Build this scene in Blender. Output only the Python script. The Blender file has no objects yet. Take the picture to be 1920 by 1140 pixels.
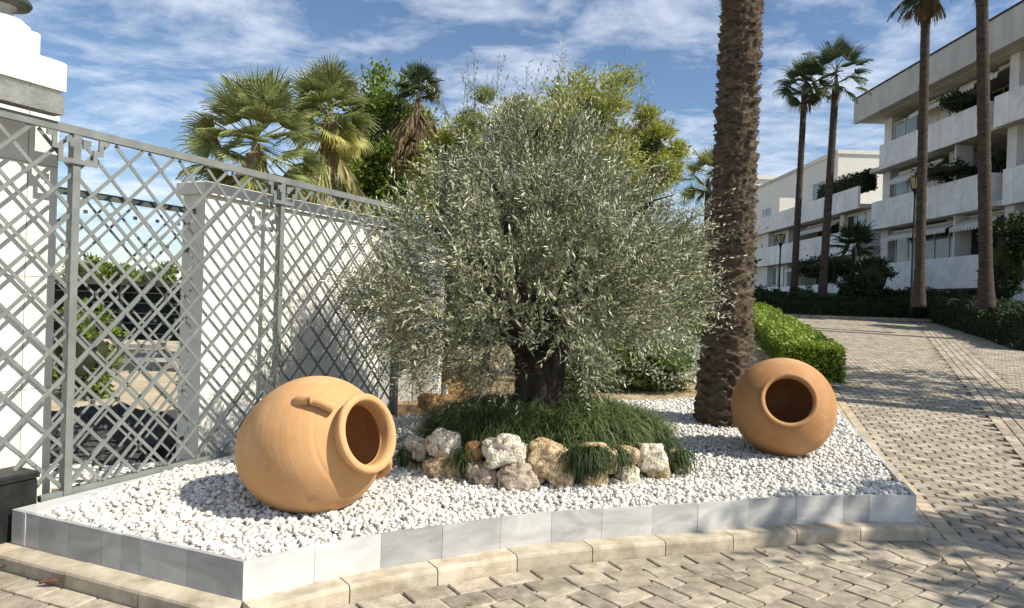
import bpy, math, random
import numpy as np
from mathutils import Vector, Matrix, noise
random.seed(7); RNG = np.random.default_rng(7)
PI = math.pi; R = math.radians
S = bpy.context.scene
C = S.collection
# ------------------------------------------------------------------ camera
F = 1300.0; CAMZ = 1.7; ROLL = math.asin(0.0325); PITCH = 8.0/F
cam = bpy.data.cameras.new('camera'); camo = bpy.data.objects.new('camera', cam); C.objects.link(camo)
cam.sensor_width = 36; cam.lens = 36*F/1920; cam.clip_start = .05; cam.clip_end = 3000
camo.matrix_world = Matrix.Translation((0, 0, CAMZ)) @ Matrix.Rotation(PI/2-PITCH, 4, 'X') @ Matrix.Rotation(ROLL, 4, 'Z')
S.camera = camo
# ------------------------------------------------------------------ sky and sun
SUN_EL = R(45); az = R(-22)
sdir = Vector((math.cos(az)*math.cos(SUN_EL), math.sin(az)*math.cos(SUN_EL), math.sin(SUN_EL)))
sl = bpy.data.lights.new('sun', 'SUN'); sl.energy = 5.0; sl.angle = R(.5); sl.color = (1, .93, .80)
so = bpy.data.objects.new('sun', sl); C.objects.link(so)
so.rotation_euler = sdir.to_track_quat('Z', 'Y').to_euler()
W = bpy.data.worlds.new('World'); S.world = W; W.use_nodes = True
wt = W.node_tree; wt.nodes.clear()
def wn(t, **k):
    n = wt.nodes.new(t)
    for a, b in k.items(): setattr(n, a, b)
    return n
def wl(a, b): wt.links.new(a, b)
sky = wn('ShaderNodeTexSky', sky_type='NISHITA', sun_disc=False, sun_elevation=SUN_EL, sun_rotation=PI/2-az,
         air_density=1.0, dust_density=.2, ozone_density=3.5)
tc = wn('ShaderNodeTexCoord'); sep = wn('ShaderNodeSeparateXYZ'); wl(tc.outputs['Generated'], sep.inputs[0])
zz = wn('ShaderNodeMath', operation='ADD'); wl(sep.outputs[2], zz.inputs[0]); zz.inputs[1].default_value = .12
zm = wn('ShaderNodeMath', operation='MAXIMUM'); wl(zz.outputs[0], zm.inputs[0]); zm.inputs[1].default_value = .05
dx = wn('ShaderNodeMath', operation='DIVIDE'); wl(sep.outputs[0], dx.inputs[0]); wl(zm.outputs[0], dx.inputs[1])
dy = wn('ShaderNodeMath', operation='DIVIDE'); wl(sep.outputs[1], dy.inputs[0]); wl(zm.outputs[0], dy.inputs[1])
cb = wn('ShaderNodeCombineXYZ'); wl(dx.outputs[0], cb.inputs[0]); wl(dy.outputs[0], cb.inputs[1])
mp = wn('ShaderNodeMapping'); wl(cb.outputs[0], mp.inputs[0]); mp.inputs['Rotation'].default_value = (0, 0, R(25)); mp.inputs['Scale'].default_value = (.9, 1.1, 1)
mp.inputs['Location'].default_value = (.6, .35, 0)
n1 = wn('ShaderNodeTexNoise'); wl(mp.outputs[0], n1.inputs['Vector']); n1.inputs['Scale'].default_value = 2.0; n1.inputs['Detail'].default_value = 10; n1.inputs['Roughness'].default_value = .62; n1.inputs['Distortion'].default_value = .45
n2 = wn('ShaderNodeTexNoise'); wl(mp.outputs[0], n2.inputs['Vector']); n2.inputs['Scale'].default_value = 7; n2.inputs['Detail'].default_value = 6; n2.inputs['Roughness'].default_value = .6
ma = wn('ShaderNodeMath', operation='MULTIPLY_ADD'); wl(n2.outputs[0], ma.inputs[0]); ma.inputs[1].default_value = .34; wl(n1.outputs[0], ma.inputs[2])
cr = wn('ShaderNodeValToRGB'); wl(ma.outputs[0], cr.inputs[0]); cr.color_ramp.elements[0].position = .60; cr.color_ramp.elements[1].position = .95
cr.color_ramp.elements[0].color = (0, 0, 0, 1); cr.color_ramp.elements[1].color = (.85, .85, .85, 1)
mx = wn('ShaderNodeMix', data_type='RGBA'); wl(cr.outputs[0], mx.inputs[0]); wl(sky.outputs[0], mx.inputs[6]); mx.inputs[7].default_value = (8.8, 9.2, 9.9, 1)
bg = wn('ShaderNodeBackground'); wl(mx.outputs[2], bg.inputs[0]); bg.inputs[1].default_value = .098
wo = wn('ShaderNodeOutputWorld'); wl(bg.outputs[0], wo.inputs[0])
S.view_settings.view_transform = 'Standard'; S.view_settings.look = 'None'; S.view_settings.exposure = 0.40; S.view_settings.gamma = 1
S.cycles.max_bounces = 6; S.cycles.transparent_max_bounces = 8; S.cycles.diffuse_bounces = 3

# ------------------------------------------------------------------ helpers
def ray(px, py):
    u = px-960; v = 570-py; c = math.cos(ROLL); s = math.sin(ROLL)
    return (u*c-v*s)/F, (u*s+v*c-8)/F
def G(px, py, z):
    a, b = ray(px, py); d = (z-CAMZ)/b
    return Vector((a*d, d, z))
def P(px, py, D):
    a, b = ray(px, py)
    return Vector((a*D, D, CAMZ+b*D))
def sm(x, a, b):
    t = np.clip((x-a)/(b-a), 0, 1); return t*t*(3-2*t)
def kerbx(y):          # right edge of the road
    return np.interp(y, [-20, 5, 12, 20.4, 30, 60], [9.5, 11.2, 12.6, 15.0, 18.6, 30])
def ter(x, y):
    w = sm(np.asarray(x, float), .5, 5)
    base = .06*np.clip(np.asarray(y, float)-8, 0, 22.3)
    bank = np.clip((np.asarray(y, float)-30.3)*.16, 0, 1.3)
    side = np.clip((x-kerbx(y)-.3)*.14, 0, 1.2)
    return w*(base+np.maximum(bank, side*sm(np.asarray(y, float), 2, 14)))
def T(x, y): return float(ter(x, y))

MATS = {}
def mat(name, c1, c2=None, scale=5, rough=.8, bump=0, bscale=60, island=0, trans=0, spec=.3, metal=0, stretch=None, hue=0, c3=None, lo=.35, hi=.65, dist=0, coat=0):
    if name in MATS: return MATS[name]
    m = bpy.data.materials.new(name); m.use_nodes = True; nt = m.node_tree; N = nt.nodes; L = nt.links
    b = N['Principled BSDF']; b.inputs['Roughness'].default_value = rough; b.inputs['Specular IOR Level'].default_value = spec; b.inputs['Metallic'].default_value = metal
    b.inputs['Coat Weight'].default_value = coat
    tcn = N.new('ShaderNodeTexCoord'); vec = tcn.outputs['Object']
    if stretch:
        mpn = N.new('ShaderNodeMapping'); L.new(vec, mpn.inputs[0]); mpn.inputs['Scale'].default_value = stretch; vec = mpn.outputs[0]
    col = None
    if c2:
        nz = N.new('ShaderNodeTexNoise'); L.new(vec, nz.inputs['Vector']); nz.inputs['Scale'].default_value = scale; nz.inputs['Detail'].default_value = 8; nz.inputs['Roughness'].default_value = .6; nz.inputs['Distortion'].default_value = dist
        rp = N.new('ShaderNodeValToRGB'); L.new(nz.outputs[0], rp.inputs[0]); e = rp.color_ramp.elements
        e[0].position = lo; e[0].color = (*c1, 1); e[1].position = hi; e[1].color = (*c2, 1)
        if c3: x = e.new(1.0 if hi < .95 else .5); x.color = (*c3, 1)
        col = rp.outputs[0]
    if island or hue:
        ge = N.new('ShaderNodeNewGeometry'); hs = N.new('ShaderNodeHueSaturation')
        mr = N.new('ShaderNodeMapRange'); L.new(ge.outputs['Random Per Island'], mr.inputs[0]); mr.inputs[3].default_value = 1-island; mr.inputs[4].default_value = 1+island
        L.new(mr.outputs[0], hs.inputs['Value'])
        if hue:
            wn_ = N.new('ShaderNodeTexWhiteNoise'); wn_.noise_dimensions = '1D'; L.new(ge.outputs['Random Per Island'], wn_.inputs['W'])
            m2 = N.new('ShaderNodeMapRange'); L.new(wn_.outputs[0], m2.inputs[0]); m2.inputs[3].default_value = .5-hue; m2.inputs[4].default_value = .5+hue
            L.new(m2.outputs[0], hs.inputs['Hue'])
        if col: L.new(col, hs.inputs['Color'])
        else: hs.inputs['Color'].default_value = (*c1, 1)
        col = hs.outputs[0]
    if col: L.new(col, b.inputs['Base Color'])
    else: b.inputs['Base Color'].default_value = (*c1, 1)
    if bump:
        nb = N.new('ShaderNodeTexNoise'); L.new(vec, nb.inputs['Vector']); nb.inputs['Scale'].default_value = bscale; nb.inputs['Detail'].default_value = 6
        bm = N.new('ShaderNodeBump'); bm.inputs['Strength'].default_value = bump; bm.inputs['Distance'].default_value = .02; L.new(nb.outputs[0], bm.inputs['Height']); L.new(bm.outputs[0], b.inputs['Normal'])
    if trans:
        tr = N.new('ShaderNodeBsdfTranslucent'); mxs = N.new('ShaderNodeMixShader'); mxs.inputs[0].default_value = trans
        if col: L.new(col, tr.inputs[0])
        else: tr.inputs[0].default_value = (*c1, 1)
        L.new(b.outputs[0], mxs.inputs[1]); L.new(tr.outputs[0], mxs.inputs[2]); L.new(mxs.outputs[0], N['Material Output'].inputs[0])
    MATS[name] = m; return m

def pot_finish(m):
    nt = m.node_tree; N = nt.nodes; L = nt.links; b = N['Principled BSDF']; tcn = N.new('ShaderNodeTexCoord'); mpn = N.new('ShaderNodeMapping'); L.new(tcn.outputs['Object'], mpn.inputs[0]); mpn.inputs['Scale'].default_value = (.35, .35, 16)
    nz = N.new('ShaderNodeTexNoise'); L.new(mpn.outputs[0], nz.inputs['Vector']); nz.inputs['Scale'].default_value = 1.6; nz.inputs['Detail'].default_value = 1.5
    bm = N.new('ShaderNodeBump'); bm.inputs['Strength'].default_value = .22; bm.inputs['Distance'].default_value = .012; L.new(nz.outputs[0], bm.inputs['Height']); L.new(b.inputs['Normal'].links[0].from_socket, bm.inputs['Normal']); L.new(bm.outputs[0], b.inputs['Normal'])
    src = b.inputs['Base Color'].links[0].from_socket
    for (sc_, c_, lo_, hi_, am) in ((2.6, (.74, .56, .38, 1), .56, .78, .55), (5.5, (.22, .105, .045, 1), .60, .74, .5), (38, (.20, .10, .05, 1), .68, .74, .55)):
        n_ = N.new('ShaderNodeTexNoise'); L.new(tcn.outputs['Object'], n_.inputs['Vector']); n_.inputs['Scale'].default_value = sc_; n_.inputs['Detail'].default_value = 9; n_.inputs['Roughness'].default_value = .65
        mr = N.new('ShaderNodeMapRange'); L.new(n_.outputs[0], mr.inputs[0]); mr.inputs[1].default_value = lo_; mr.inputs[2].default_value = hi_; mr.inputs[4].default_value = am
        mx_ = N.new('ShaderNodeMix'); mx_.data_type = 'RGBA'; L.new(mr.outputs[0], mx_.inputs[0]); L.new(src, mx_.inputs[6]); mx_.inputs[7].default_value = c_; src = mx_.outputs[2]
    L.new(src, b.inputs['Base Color'])
def tag(o, label=None, cat=None, group=None, kind=None):
    if label: o['label'] = label
    if cat: o['category'] = cat
    if group: o['group'] = group
    if kind: o['kind'] = kind
    return o
def empty(name, loc=(0, 0, 0), label=None, cat=None, group=None, rot=None):
    o = bpy.data.objects.new(name, None); C.objects.link(o); o.location = loc; o.empty_display_size = .1
    if rot: o.rotation_euler = rot
    return tag(o, label, cat, group)
def link(name, me, m=None, parent=None, smooth=False):
    o = bpy.data.objects.new(name, me); C.objects.link(o)
    if m: me.materials.append(m)
    if parent: o.parent = parent
    if smooth: me.polygons.foreach_set('use_smooth', [True]*len(me.polygons))
    return o
def npmesh(name, V, Fc, m=None, parent=None, smooth=False):
    V = np.asarray(V, np.float32).reshape(-1, 3); Fc = np.asarray(Fc, np.int32); k = Fc.shape[1]; n = len(Fc)
    me = bpy.data.meshes.new(name); me.vertices.add(len(V)); me.vertices.foreach_set('co', V.ravel())
    me.loops.add(n*k); me.loops.foreach_set('vertex_index', Fc.ravel()); me.polygons.add(n)
    me.polygons.foreach_set('loop_start', np.arange(n, dtype=np.int32)*k); me.polygons.foreach_set('loop_total', np.full(n, k, np.int32))
    me.update(calc_edges=True)
    return link(name, me, m, parent, smooth)
class MB:
    def __init__(s): s.v = []; s.f = []
    def add(s, V, Fc):
        b = len(s.v); s.v += [tuple(x) for x in V]; s.f += [tuple(b+i for i in f) for f in Fc]; return s
    def box(s, x0, x1, y0, y1, z0, z1, fr=None, bev=0):
        if bev:
            b = bev; V = []
            for (z, i) in ((z0, 0), (z1-b, 0), (z1, b)):
                V += [(x0+i, y0+i, z), (x1-i, y0+i, z), (x1-i, y1-i, z), (x0+i, y1-i, z)]
            Fc = [(3, 2, 1, 0), (8, 9, 10, 11)]
            for r in (0, 4): Fc += [(r+i, r+(i+1) % 4, r+4+(i+1) % 4, r+4+i) for i in range(4)]
        else:
            V = [(x0, y0, z0), (x1, y0, z0), (x1, y1, z0), (x0, y1, z0), (x0, y0, z1), (x1, y0, z1), (x1, y1, z1), (x0, y1, z1)]
            Fc = [(3, 2, 1, 0), (4, 5, 6, 7), (0, 1, 5, 4), (1, 2, 6, 5), (2, 3, 7, 6), (3, 0, 4, 7)]
        if fr: V = [fr(*p) for p in V]
        return s.add(V, Fc)
    def bar(s, a, b, w, h, up=(0, 0, 1)):
        a = Vector(a); b = Vector(b); d = (b-a).normalized(); up = Vector(up); sd = d.cross(up)
        if sd.length < 1e-4: sd = d.cross(Vector((1, 0, 0)))
        sd.normalize(); u = sd.cross(d).normalized(); V = []
        for p in (a, b):
            for (i, j) in ((-1, -1), (1, -1), (1, 1), (-1, 1)): V.append(p+sd*(i*w/2)+u*(j*h/2))
        return s.add(V, [(3, 2, 1, 0), (4, 5, 6, 7), (0, 1, 5, 4), (1, 2, 6, 5), (2, 3, 7, 6), (3, 0, 4, 7)])
    def tube(s, pts, rad, n=8, cap=True):
        pts = [Vector(p) for p in pts]; b = len(s.v); N = len(pts)
        for i, p in enumerate(pts):
            d = (pts[min(i+1, N-1)]-pts[max(i-1, 0)]).normalized()
            ref = Vector((0, 0, 1)) if abs(d.z) < .9 else Vector((1, 0, 0))
            e1 = d.cross(ref).normalized(); e2 = d.cross(e1)
            r = rad[i] if hasattr(rad, '__len__') else rad
            for k in range(n):
                a = 2*PI*k/n; s.v.append(tuple(p+e1*(r*math.cos(a))+e2*(r*math.sin(a))))
        for i in range(N-1):
            for k in range(n):
                s.f.append((b+i*n+k, b+i*n+(k+1) % n, b+(i+1)*n+(k+1) % n, b+(i+1)*n+k))
        if cap: s.f.append(tuple(b+k for k in range(n))[::-1]); s.f.append(tuple(b+(N-1)*n+k for k in range(n)))
        return s
    def lathe(s, prof, n=48, c=(0, 0, 0)):
        b = len(s.v)
        for (z, r) in prof:
            for k in range(n): s.v.append((c[0]+r*math.cos(2*PI*k/n), c[1]+r*math.sin(2*PI*k/n), c[2]+z))
        for i in range(len(prof)-1):
            for k in range(n): s.f.append((b+i*n+k, b+i*n+(k+1) % n, b+(i+1)*n+(k+1) % n, b+(i+1)*n+k))
        return s
    def poly(s, pts, z0, z1):
        n = len(pts); b = len(s.v)
        s.v += [(p[0], p[1], z0) for p in pts]+[(p[0], p[1], z1) for p in pts]
        s.f += [tuple(b+i for i in range(n))[::-1], tuple(b+n+i for i in range(n))]
        s.f += [(b+i, b+(i+1) % n, b+n+(i+1) % n, b+n+i) for i in range(n)]; return s
    def build(s, name, m=None, parent=None, smooth=False):
        me = bpy.data.meshes.new(name); me.from_pydata(s.v, [], s.f); me.update()
        return link(name, me, m, parent, smooth)
def unit(v): return v/np.maximum(np.linalg.norm(v, axis=-1, keepdims=True), 1e-9)
def leaf_quads(Cn, D, L, Wd, fold=None):
    n = len(Cn); D = unit(D); rnd = unit(RNG.normal(size=(n, 3))); Sd = unit(np.cross(D, rnd))
    L = np.broadcast_to(L, n)[:, None]; Wd = np.broadcast_to(Wd, n)[:, None]
    V = np.stack([Cn, Cn+D*L*.45+Sd*Wd*.5, Cn+D*L, Cn+D*L*.45-Sd*Wd*.5], 1)
    return V.reshape(-1, 3), np.arange(n*4).reshape(-1, 4)
def icosphere(sub):
    import bmesh
    bm = bmesh.new(); bmesh.ops.create_icosphere(bm, subdivisions=sub, radius=1)
    V = np.array([v.co[:] for v in bm.verts]); Fc = np.array([[v.index for v in f.verts] for f in bm.faces]); bm.free(); return V, Fc
ICO = {k: icosphere(k) for k in (1, 2, 3, 4)}
def lumpy(dirs, seed, amp=.3, fr=1.6):
    return np.array([1+amp*noise.noise(Vector(d)*fr+Vector((seed, seed*.7, 0)))*2 for d in dirs])
def blob_leaves(c, rad, n, L, Wd, seed=0, amp=.28, up=.2, clumps=40, csize=.22, hollow=.55):
    """leaf soup in clumps through an uneven ellipsoid"""
    rad = np.array(rad, float); c = np.array(c, float)
    d = unit(RNG.normal(size=(clumps, 3))); r = lumpy(d, seed, amp)*(hollow+(1-hollow)*RNG.random(clumps)**.6)
    cc = d*rad*r[:, None]
    idx = RNG.integers(0, clumps, n); off = RNG.normal(size=(n, 3))*csize*rad.mean()*.6
    p = cc[idx]+off*np.array([1, 1, .75])
    D = unit(p/rad)*.7+RNG.normal(size=(n, 3))*.6+np.array([0, 0, up])
    return leaf_quads(p+c, D, L*(.6+.8*RNG.random(n)), Wd*(.6+.8*RNG.random(n)))
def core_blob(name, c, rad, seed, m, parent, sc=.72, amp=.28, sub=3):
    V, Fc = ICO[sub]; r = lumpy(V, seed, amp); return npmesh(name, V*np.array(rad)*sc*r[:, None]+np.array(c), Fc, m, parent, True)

# ------------------------------------------------------------------ materials
m_soil = mat('soil', (.16, .11, .06), (.36, .27, .15), 6, .95, .5, 40)
m_court = mat('courtyard_paving', (.38, .31, .21), (.50, .42, .30), 2, .9, .2, 30)
m_joint = mat('joint_sand', (.028, .023, .016), (.075, .06, .042), 20, .95)
m_paver = mat('paver', (.25, .212, .158), (.47, .41, .315), 9, .82, .5, 120, island=.26, hue=.01)
m_paver2 = mat('paver_border', (.38, .31, .21), (.50, .42, .30), 10, .85, .35, 120, island=.15)
m_kerb = mat('kerb_stone', (.30, .25, .175), (.54, .47, .36), 6, .85, .2, 90, island=.12, lo=.3, hi=.6)
m_gravel = mat('white_gravel', (.52, .50, .45), (.80, .785, .74), 30, .7, .3, 90, island=.22, hue=.006)
m_gravelb = mat('gravel_under', (.34, .32, .28), (.62, .60, .55), 55, .9, 1.0, 60)
m_white = mat('white_render', (.72, .70, .62), (.78, .765, .70), 3, .85, .15, 80)
m_whitestain = mat('white_wall_stained', (.70, .66, .55), (.84, .825, .76), 2.2, .85, .15, 60, lo=.25, hi=.5, stretch=(1, 1, .4))
m_fence = mat('grey_metal', (.155, .17, .16), (.225, .24, .23), 6, .5, .1, 60, spec=.5)
m_dmetal = mat('dark_metal', (.05, .06, .055), (.10, .11, .10), 9, .5, .1, 60, spec=.4)
m_green = mat('dark_plastic', (.008, .010, .009), (.02, .023, .021), 9, .45, .2, 60)
m_terra = mat('terracotta', (.52, .28, .12), (.64, .375, .175), 3.2, .8, .10, 60, stretch=(1, 1, 1.3), lo=.3, hi=.7)
m_terra2 = mat('terracotta_brown', (.37, .185, .075), (.50, .27, .12), 3.2, .75, .10, 60, stretch=(1, 1, 1.3), lo=.3, hi=.7)
pot_finish(m_terra); pot_finish(m_terra2)
m_olive = mat('olive_leaf', (.27, .29, .17), None, island=.65, hue=.025, rough=.55, trans=.04, spec=.4)
m_olivey = mat('olive_leaf_pale', (.50, .52, .36), None, island=.35, hue=.02, rough=.55, trans=.08, spec=.4)
m_bark = mat('olive_bark', (.020, .016, .012), (.065, .054, .042), 12, .95, 1.0, 25, stretch=(1, 1, .3))
m_palmbark = mat('palm_bark', (.042, .031, .022), (.205, .155, .108), 9, .95, 1.0, 60, stretch=(1, 1, 2.5), lo=.32, hi=.68)
m_thin = mat('thin_palm_bark', (.03, .023, .018), (.09, .07, .052), 5, .95, .6, 30, stretch=(1, 1, 4))
m_pale = mat('pale_palm_bark', (.30, .26, .20), (.46, .42, .35), 5, .95, .6, 30, stretch=(1, 1, 4))
m_fan = mat('fan_frond', (.22, .25, .09), None, island=.4, hue=.03, rough=.5, trans=.25)
m_fanyel = mat('fan_frond_yellow', (.46, .44, .14), None, island=.3, hue=.02, rough=.6, trans=.3)
m_fand = mat('dead_frond', (.22, .155, .085), None, island=.4, hue=.015, rough=.9, trans=.15)
m_fandk = mat('dark_frond', (.07, .105, .045), None, island=.4, hue=.02, rough=.5, trans=.2)
m_dgreen = mat('green_leaf', (.15, .21, .03), None, island=.5, hue=.02, rough=.6, trans=.25)
m_pepper = mat('yellow_green_leaf', (.36, .38, .08), None, island=.4, hue=.025, rough=.6, trans=.35)
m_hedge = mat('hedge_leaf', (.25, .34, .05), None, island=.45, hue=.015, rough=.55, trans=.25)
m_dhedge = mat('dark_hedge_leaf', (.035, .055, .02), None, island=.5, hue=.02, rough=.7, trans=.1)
m_core = mat('leaf_shade_core', (.018, .026, .010), (.04, .055, .02), 6, .95)  # near-black colour paints in the shade deep inside crowns and hedges
m_var = mat('variegated_leaf', (.17, .24, .06), None, island=.5, hue=.02, rough=.5, trans=.2)
m_varw = mat('white_leaf', (.62, .64, .55), None, island=.2, rough=.6, trans=.2)
m_grass = mat('grass_blade', (.04, .065, .02), None, island=.75, hue=.02, rough=.55, trans=.2)
m_lawn = mat('lawn_grass', (.05, .085, .02), (.10, .15, .04), 20, .95, .8, 80)
m_stone = mat('facade_marble', (.50, .50, .50), (.66, .655, .64), 1.3, .6, .05, 60, lo=.3, hi=.6, dist=.7)
m_facade = mat('facade_render', (.62, .61, .58), (.72, .71, .68), 1.0, .85, .05, 60)
m_fascia = mat('fascia_concrete', (.42, .415, .39), (.55, .54, .51), 1.2, .85, .1, 60, stretch=(1, 1, .4))
m_glass = mat('window_glass', (.10, .14, .13), (.22, .28, .26), .7, .08, spec=.8)
m_frame = mat('window_frame', (.62, .62, .60), None, rough=.6)
m_dark = mat('dark_recess', (.025, .028, .022), (.06, .06, .05), 2, .9)  # near black: paints loggia shade into panes, also plain dark trim
m_awn = mat('awning_cloth', (.58, .56, .50), (.66, .64, .58), 2, .9)
m_lampg = mat('lamp_glass', (.30, .25, .13), (.42, .37, .22), 6, .3)

# ------------------------------------------------------------------ ground
xs = np.concatenate([np.linspace(-900, -40, 12), np.linspace(-36, 60, 97), np.linspace(70, 900, 12)])
ys = np.concatenate([np.linspace(-60, -6, 8), np.linspace(-5, 70, 126), np.linspace(75, 1500, 14)])
X, Y = np.meshgrid(xs, ys, indexing='ij'); Z = ter(X, Y)-.06
V = np.stack([X, Y, Z], -1).reshape(-1, 3); ny = len(ys)
ii, jj = np.meshgrid(np.arange(len(xs)-1), np.arange(ny-1), indexing='ij'); q = (ii*ny+jj).ravel()
o = npmesh('ground', V, np.stack([q, q+ny, q+ny+1, q+1], 1), m_soil, None, True); tag(o, kind='structure')
# bed outline ------------------------------------------------------
TOPZ = .30; KZ = .10
front_px = [(455, 1055), (590, 1025), (715, 1003), (830, 987), (940, 972), (1035, 962), (1130, 955), (1225, 950), (1310, 945), (1405, 938), (1495, 933), (1583, 930), (1632, 929), (1720, 930)]
FR = [G(a, b, TOPZ) for a, b in front_px]
A0 = Vector((-3.05, 4.28, TOPZ)); B0 = FR[0]; D0 = FR[-1]
RD = Vector((.335, 1, 0)).normalized()
E0 = D0+RD*8.2
# fence frame: t along the fence, n towards the bed
FO = Vector((-2.96, 4.65, 0)); ft = Vector((.442, 1, 0)).normalized(); fn = Vector((ft.y, -ft.x, 0))
def FF(t, n, z): return FO+ft*t+fn*n+Vector((0, 0, z))
def XL(y): return D0.x+.36+.335*(y-D0.y)   # left edge of the road

# ---- road base sheet and pavers
def in_road(x, y):
    return (x > XL(y)) & (x < kerbx(y)) & (y < 30)
def sheet(name, x0, x1, y0, y1, dz, m, test, st=.5):
    gx = np.arange(x0, x1+st, st); gy = np.arange(y0, y1+st, st); Vv = []; Fv = []; idx = {}
    for i in range(len(gx)-1):
        for j in range(len(gy)-1):
            if test(gx[i]+st/2, gy[j]+st/2):
                f = []
                for a, b in ((i, j), (i+1, j), (i+1, j+1), (i, j+1)):
                    if (a, b) not in idx: idx[(a, b)] = len(Vv); Vv.append((gx[a], gy[b], T(gx[a], gy[b])+dz))
                    f.append(idx[(a, b)])
                Fv.append(f)
    return npmesh(name, Vv, Fv, m, None, True)
o = sheet('paving_bedding', -9, 20, -1, 31, -.020, m_joint, lambda x, y: (y < 5.4 or x > XL(y)-.9) and x < kerbx(y)+.4 and y < 30.4); tag(o, kind='structure')
def piece(mb, pts, dz=0, gap=.008, bev=.006, tilt=.0012):
    c = sum((Vector(p) for p in pts), Vector((0, 0)))/len(pts); b = len(mb.v); n = len(pts)
    j = random.uniform(-tilt, tilt); jx = random.uniform(-tilt, tilt)*6; jy = random.uniform(-tilt, tilt)*6
    for (ins, z) in ((gap, -.03), (gap, -bev), (gap+bev, 0)):
        for p in pts:
            d = Vector(p)-c; l = d.length; pp = c+d*max(0, (l-ins*1.3)/l)
            x = pp.x+random.uniform(-1, 1)*.0015; y = pp.y+random.uniform(-1, 1)*.0015
            mb.v.append((x, y, T(x, y)+z+dz+j+jx*d.x+jy*d.y))
    mb.f.append(tuple(b+2*n+i for i in range(n)))
    for r in (0, 1): mb.f += [(b+r*n+i, b+r*n+(i+1) % n, b+(r+1)*n+(i+1) % n, b+(r+1)*n+i) for i in range(n)]
# outer line of the kerb in front of the bed
def offset_poly(pts, d):
    out = []
    for i, p in enumerate(pts):
        ns = []
        if i > 0: e = (pts[i]-pts[i-1]).to_2d().normalized(); ns.append(Vector((e.y, -e.x)))
        if i < len(pts)-1: e = (pts[i+1]-pts[i]).to_2d().normalized(); ns.append(Vector((e.y, -e.x)))
        if len(ns) == 2: m = (ns[0]+ns[1]).normalized(); m = m/max(.5, m.dot(ns[0]))
        else: m = ns[0]
        out.append(p.to_2d()+m*d)
    return out
A1 = A0+(A0-B0).normalized()*2.2
path = [A1, A0, B0]+FR[1:]
path2d = [Vector((p.x, p.y, 0)) for p in path]
def resample(pts, step):
    L = [0]
    for i in range(1, len(pts)): L.append(L[-1]+(pts[i]-pts[i-1]).length)
    n = int(L[-1]/step); out = []
    for k in range(n+1):
        s = k*step; i = max(j for j in range(len(L)) if L[j] <= s+1e-9); i = min(i, len(pts)-2)
        f = (s-L[i])/(L[i+1]-L[i]); out.append(pts[i].lerp(pts[i+1], f))
    return out
# extend the front line past the right corner for the paver courses
ext = path2d+[path2d[-1]+(path2d[-1]-path2d[-3]).normalized()*.45]
KW = .14
inner_left = offset_poly([Vector((p.x, p.y, 0)) for p in [A1, B0]], 0)
def courses(mb, base, d0, w, step, dz, curve=True, off=0):
    a = offset_poly(base, d0); b = offset_poly(base, d0+w)
    a = [v.to_3d() for v in a]; b = [v.to_3d() for v in b]
    La = sum((a[i+1]-a[i]).length for i in range(len(a)-1)); n = max(1, int(La/step))
    def at(pts, u):
        L = [0]
        for i in range(1, len(pts)): L.append(L[-1]+(pts[i]-pts[i-1]).length)
        s = max(0, min(1, u))*L[-1]; i = max(j for j in range(len(L)) if L[j] <= s+1e-9); i = min(i, len(pts)-2)
        return pts[i].lerp(pts[i+1], (s-L[i])/(L[i+1]-L[i]))
    for k in range(n+1):
        u0 = (k-off)/n; u1 = (k+1-off)/n
        if u1 <= 0 or u0 >= 1: continue
        p = [at(a, u0), at(b, u0), at(b, u1), at(a, u1)]
        piece(mb, [v.to_2d() for v in p], dz)
mb = MB()
frontbase = [Vector((p.x, p.y, 0)) for p in [B0]+FR[1:]]+[Vector((D0.x+.5, D0.y+.05, 0))]
leftbase = [Vector((A1.x, A1.y, 0)), Vector((B0.x, B0.y, 0))]
for k in range(2):
    courses(mb, frontbase, KW+.005+k*.165, .165, .27, .006, off=.5*k)
    courses(mb, leftbase, KW+.005+k*.165, .165, .27, .004, off=.5*k)
# herringbone over the front area
fp = offset_poly(frontbase, KW+.20); lp = offset_poly(leftbase, KW+.20)
def front_limit(x):   # largest y in front of the kerb courses
    pts = fp if x > fp[0].x else lp
    if x <= pts[0].x: return pts[0].y
    for i in range(len(pts)-1):
        if pts[i].x <= x <= pts[i+1].x: return pts[i].y+(pts[i+1].y-pts[i].y)*(x-pts[i].x)/(pts[i+1].x-pts[i].x)
    return pts[-1].y
U = .118; ang = R(38); ca, sa = math.cos(ang), math.sin(ang)
def herr(mb, test, ang, U, dz=0):
    ca, sa = math.cos(ang), math.sin(ang)
    for i in range(-90, 90):
        for j in range(-90, 90):
            m = (i-j) % 4
            if m == 0: r = (i, j, i+2, j+1)
            elif m == 3: r = (i, j, i+1, j+2)      # vertical brick
            else: continue
            cx = (r[0]+r[2])/2*U; cy = (r[1]+r[3])/2*U
            wx = ca*cx-sa*cy+1; wy = sa*cx+ca*cy+3.2
            if not test(wx, wy): continue
            q = [(r[0]*U, r[1]*U), (r[2]*U, r[1]*U), (r[2]*U, r[3]*U), (r[0]*U, r[3]*U)]
            piece(mb, [Vector((ca*a-sa*b+1, sa*a+ca*b+3.2)) for a, b in q], dz)
herr(mb, lambda x, y: -6 < x < 9 and 1.6 < y < front_limit(x) and y < D0.y-.35, ang, U*1.25)
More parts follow.
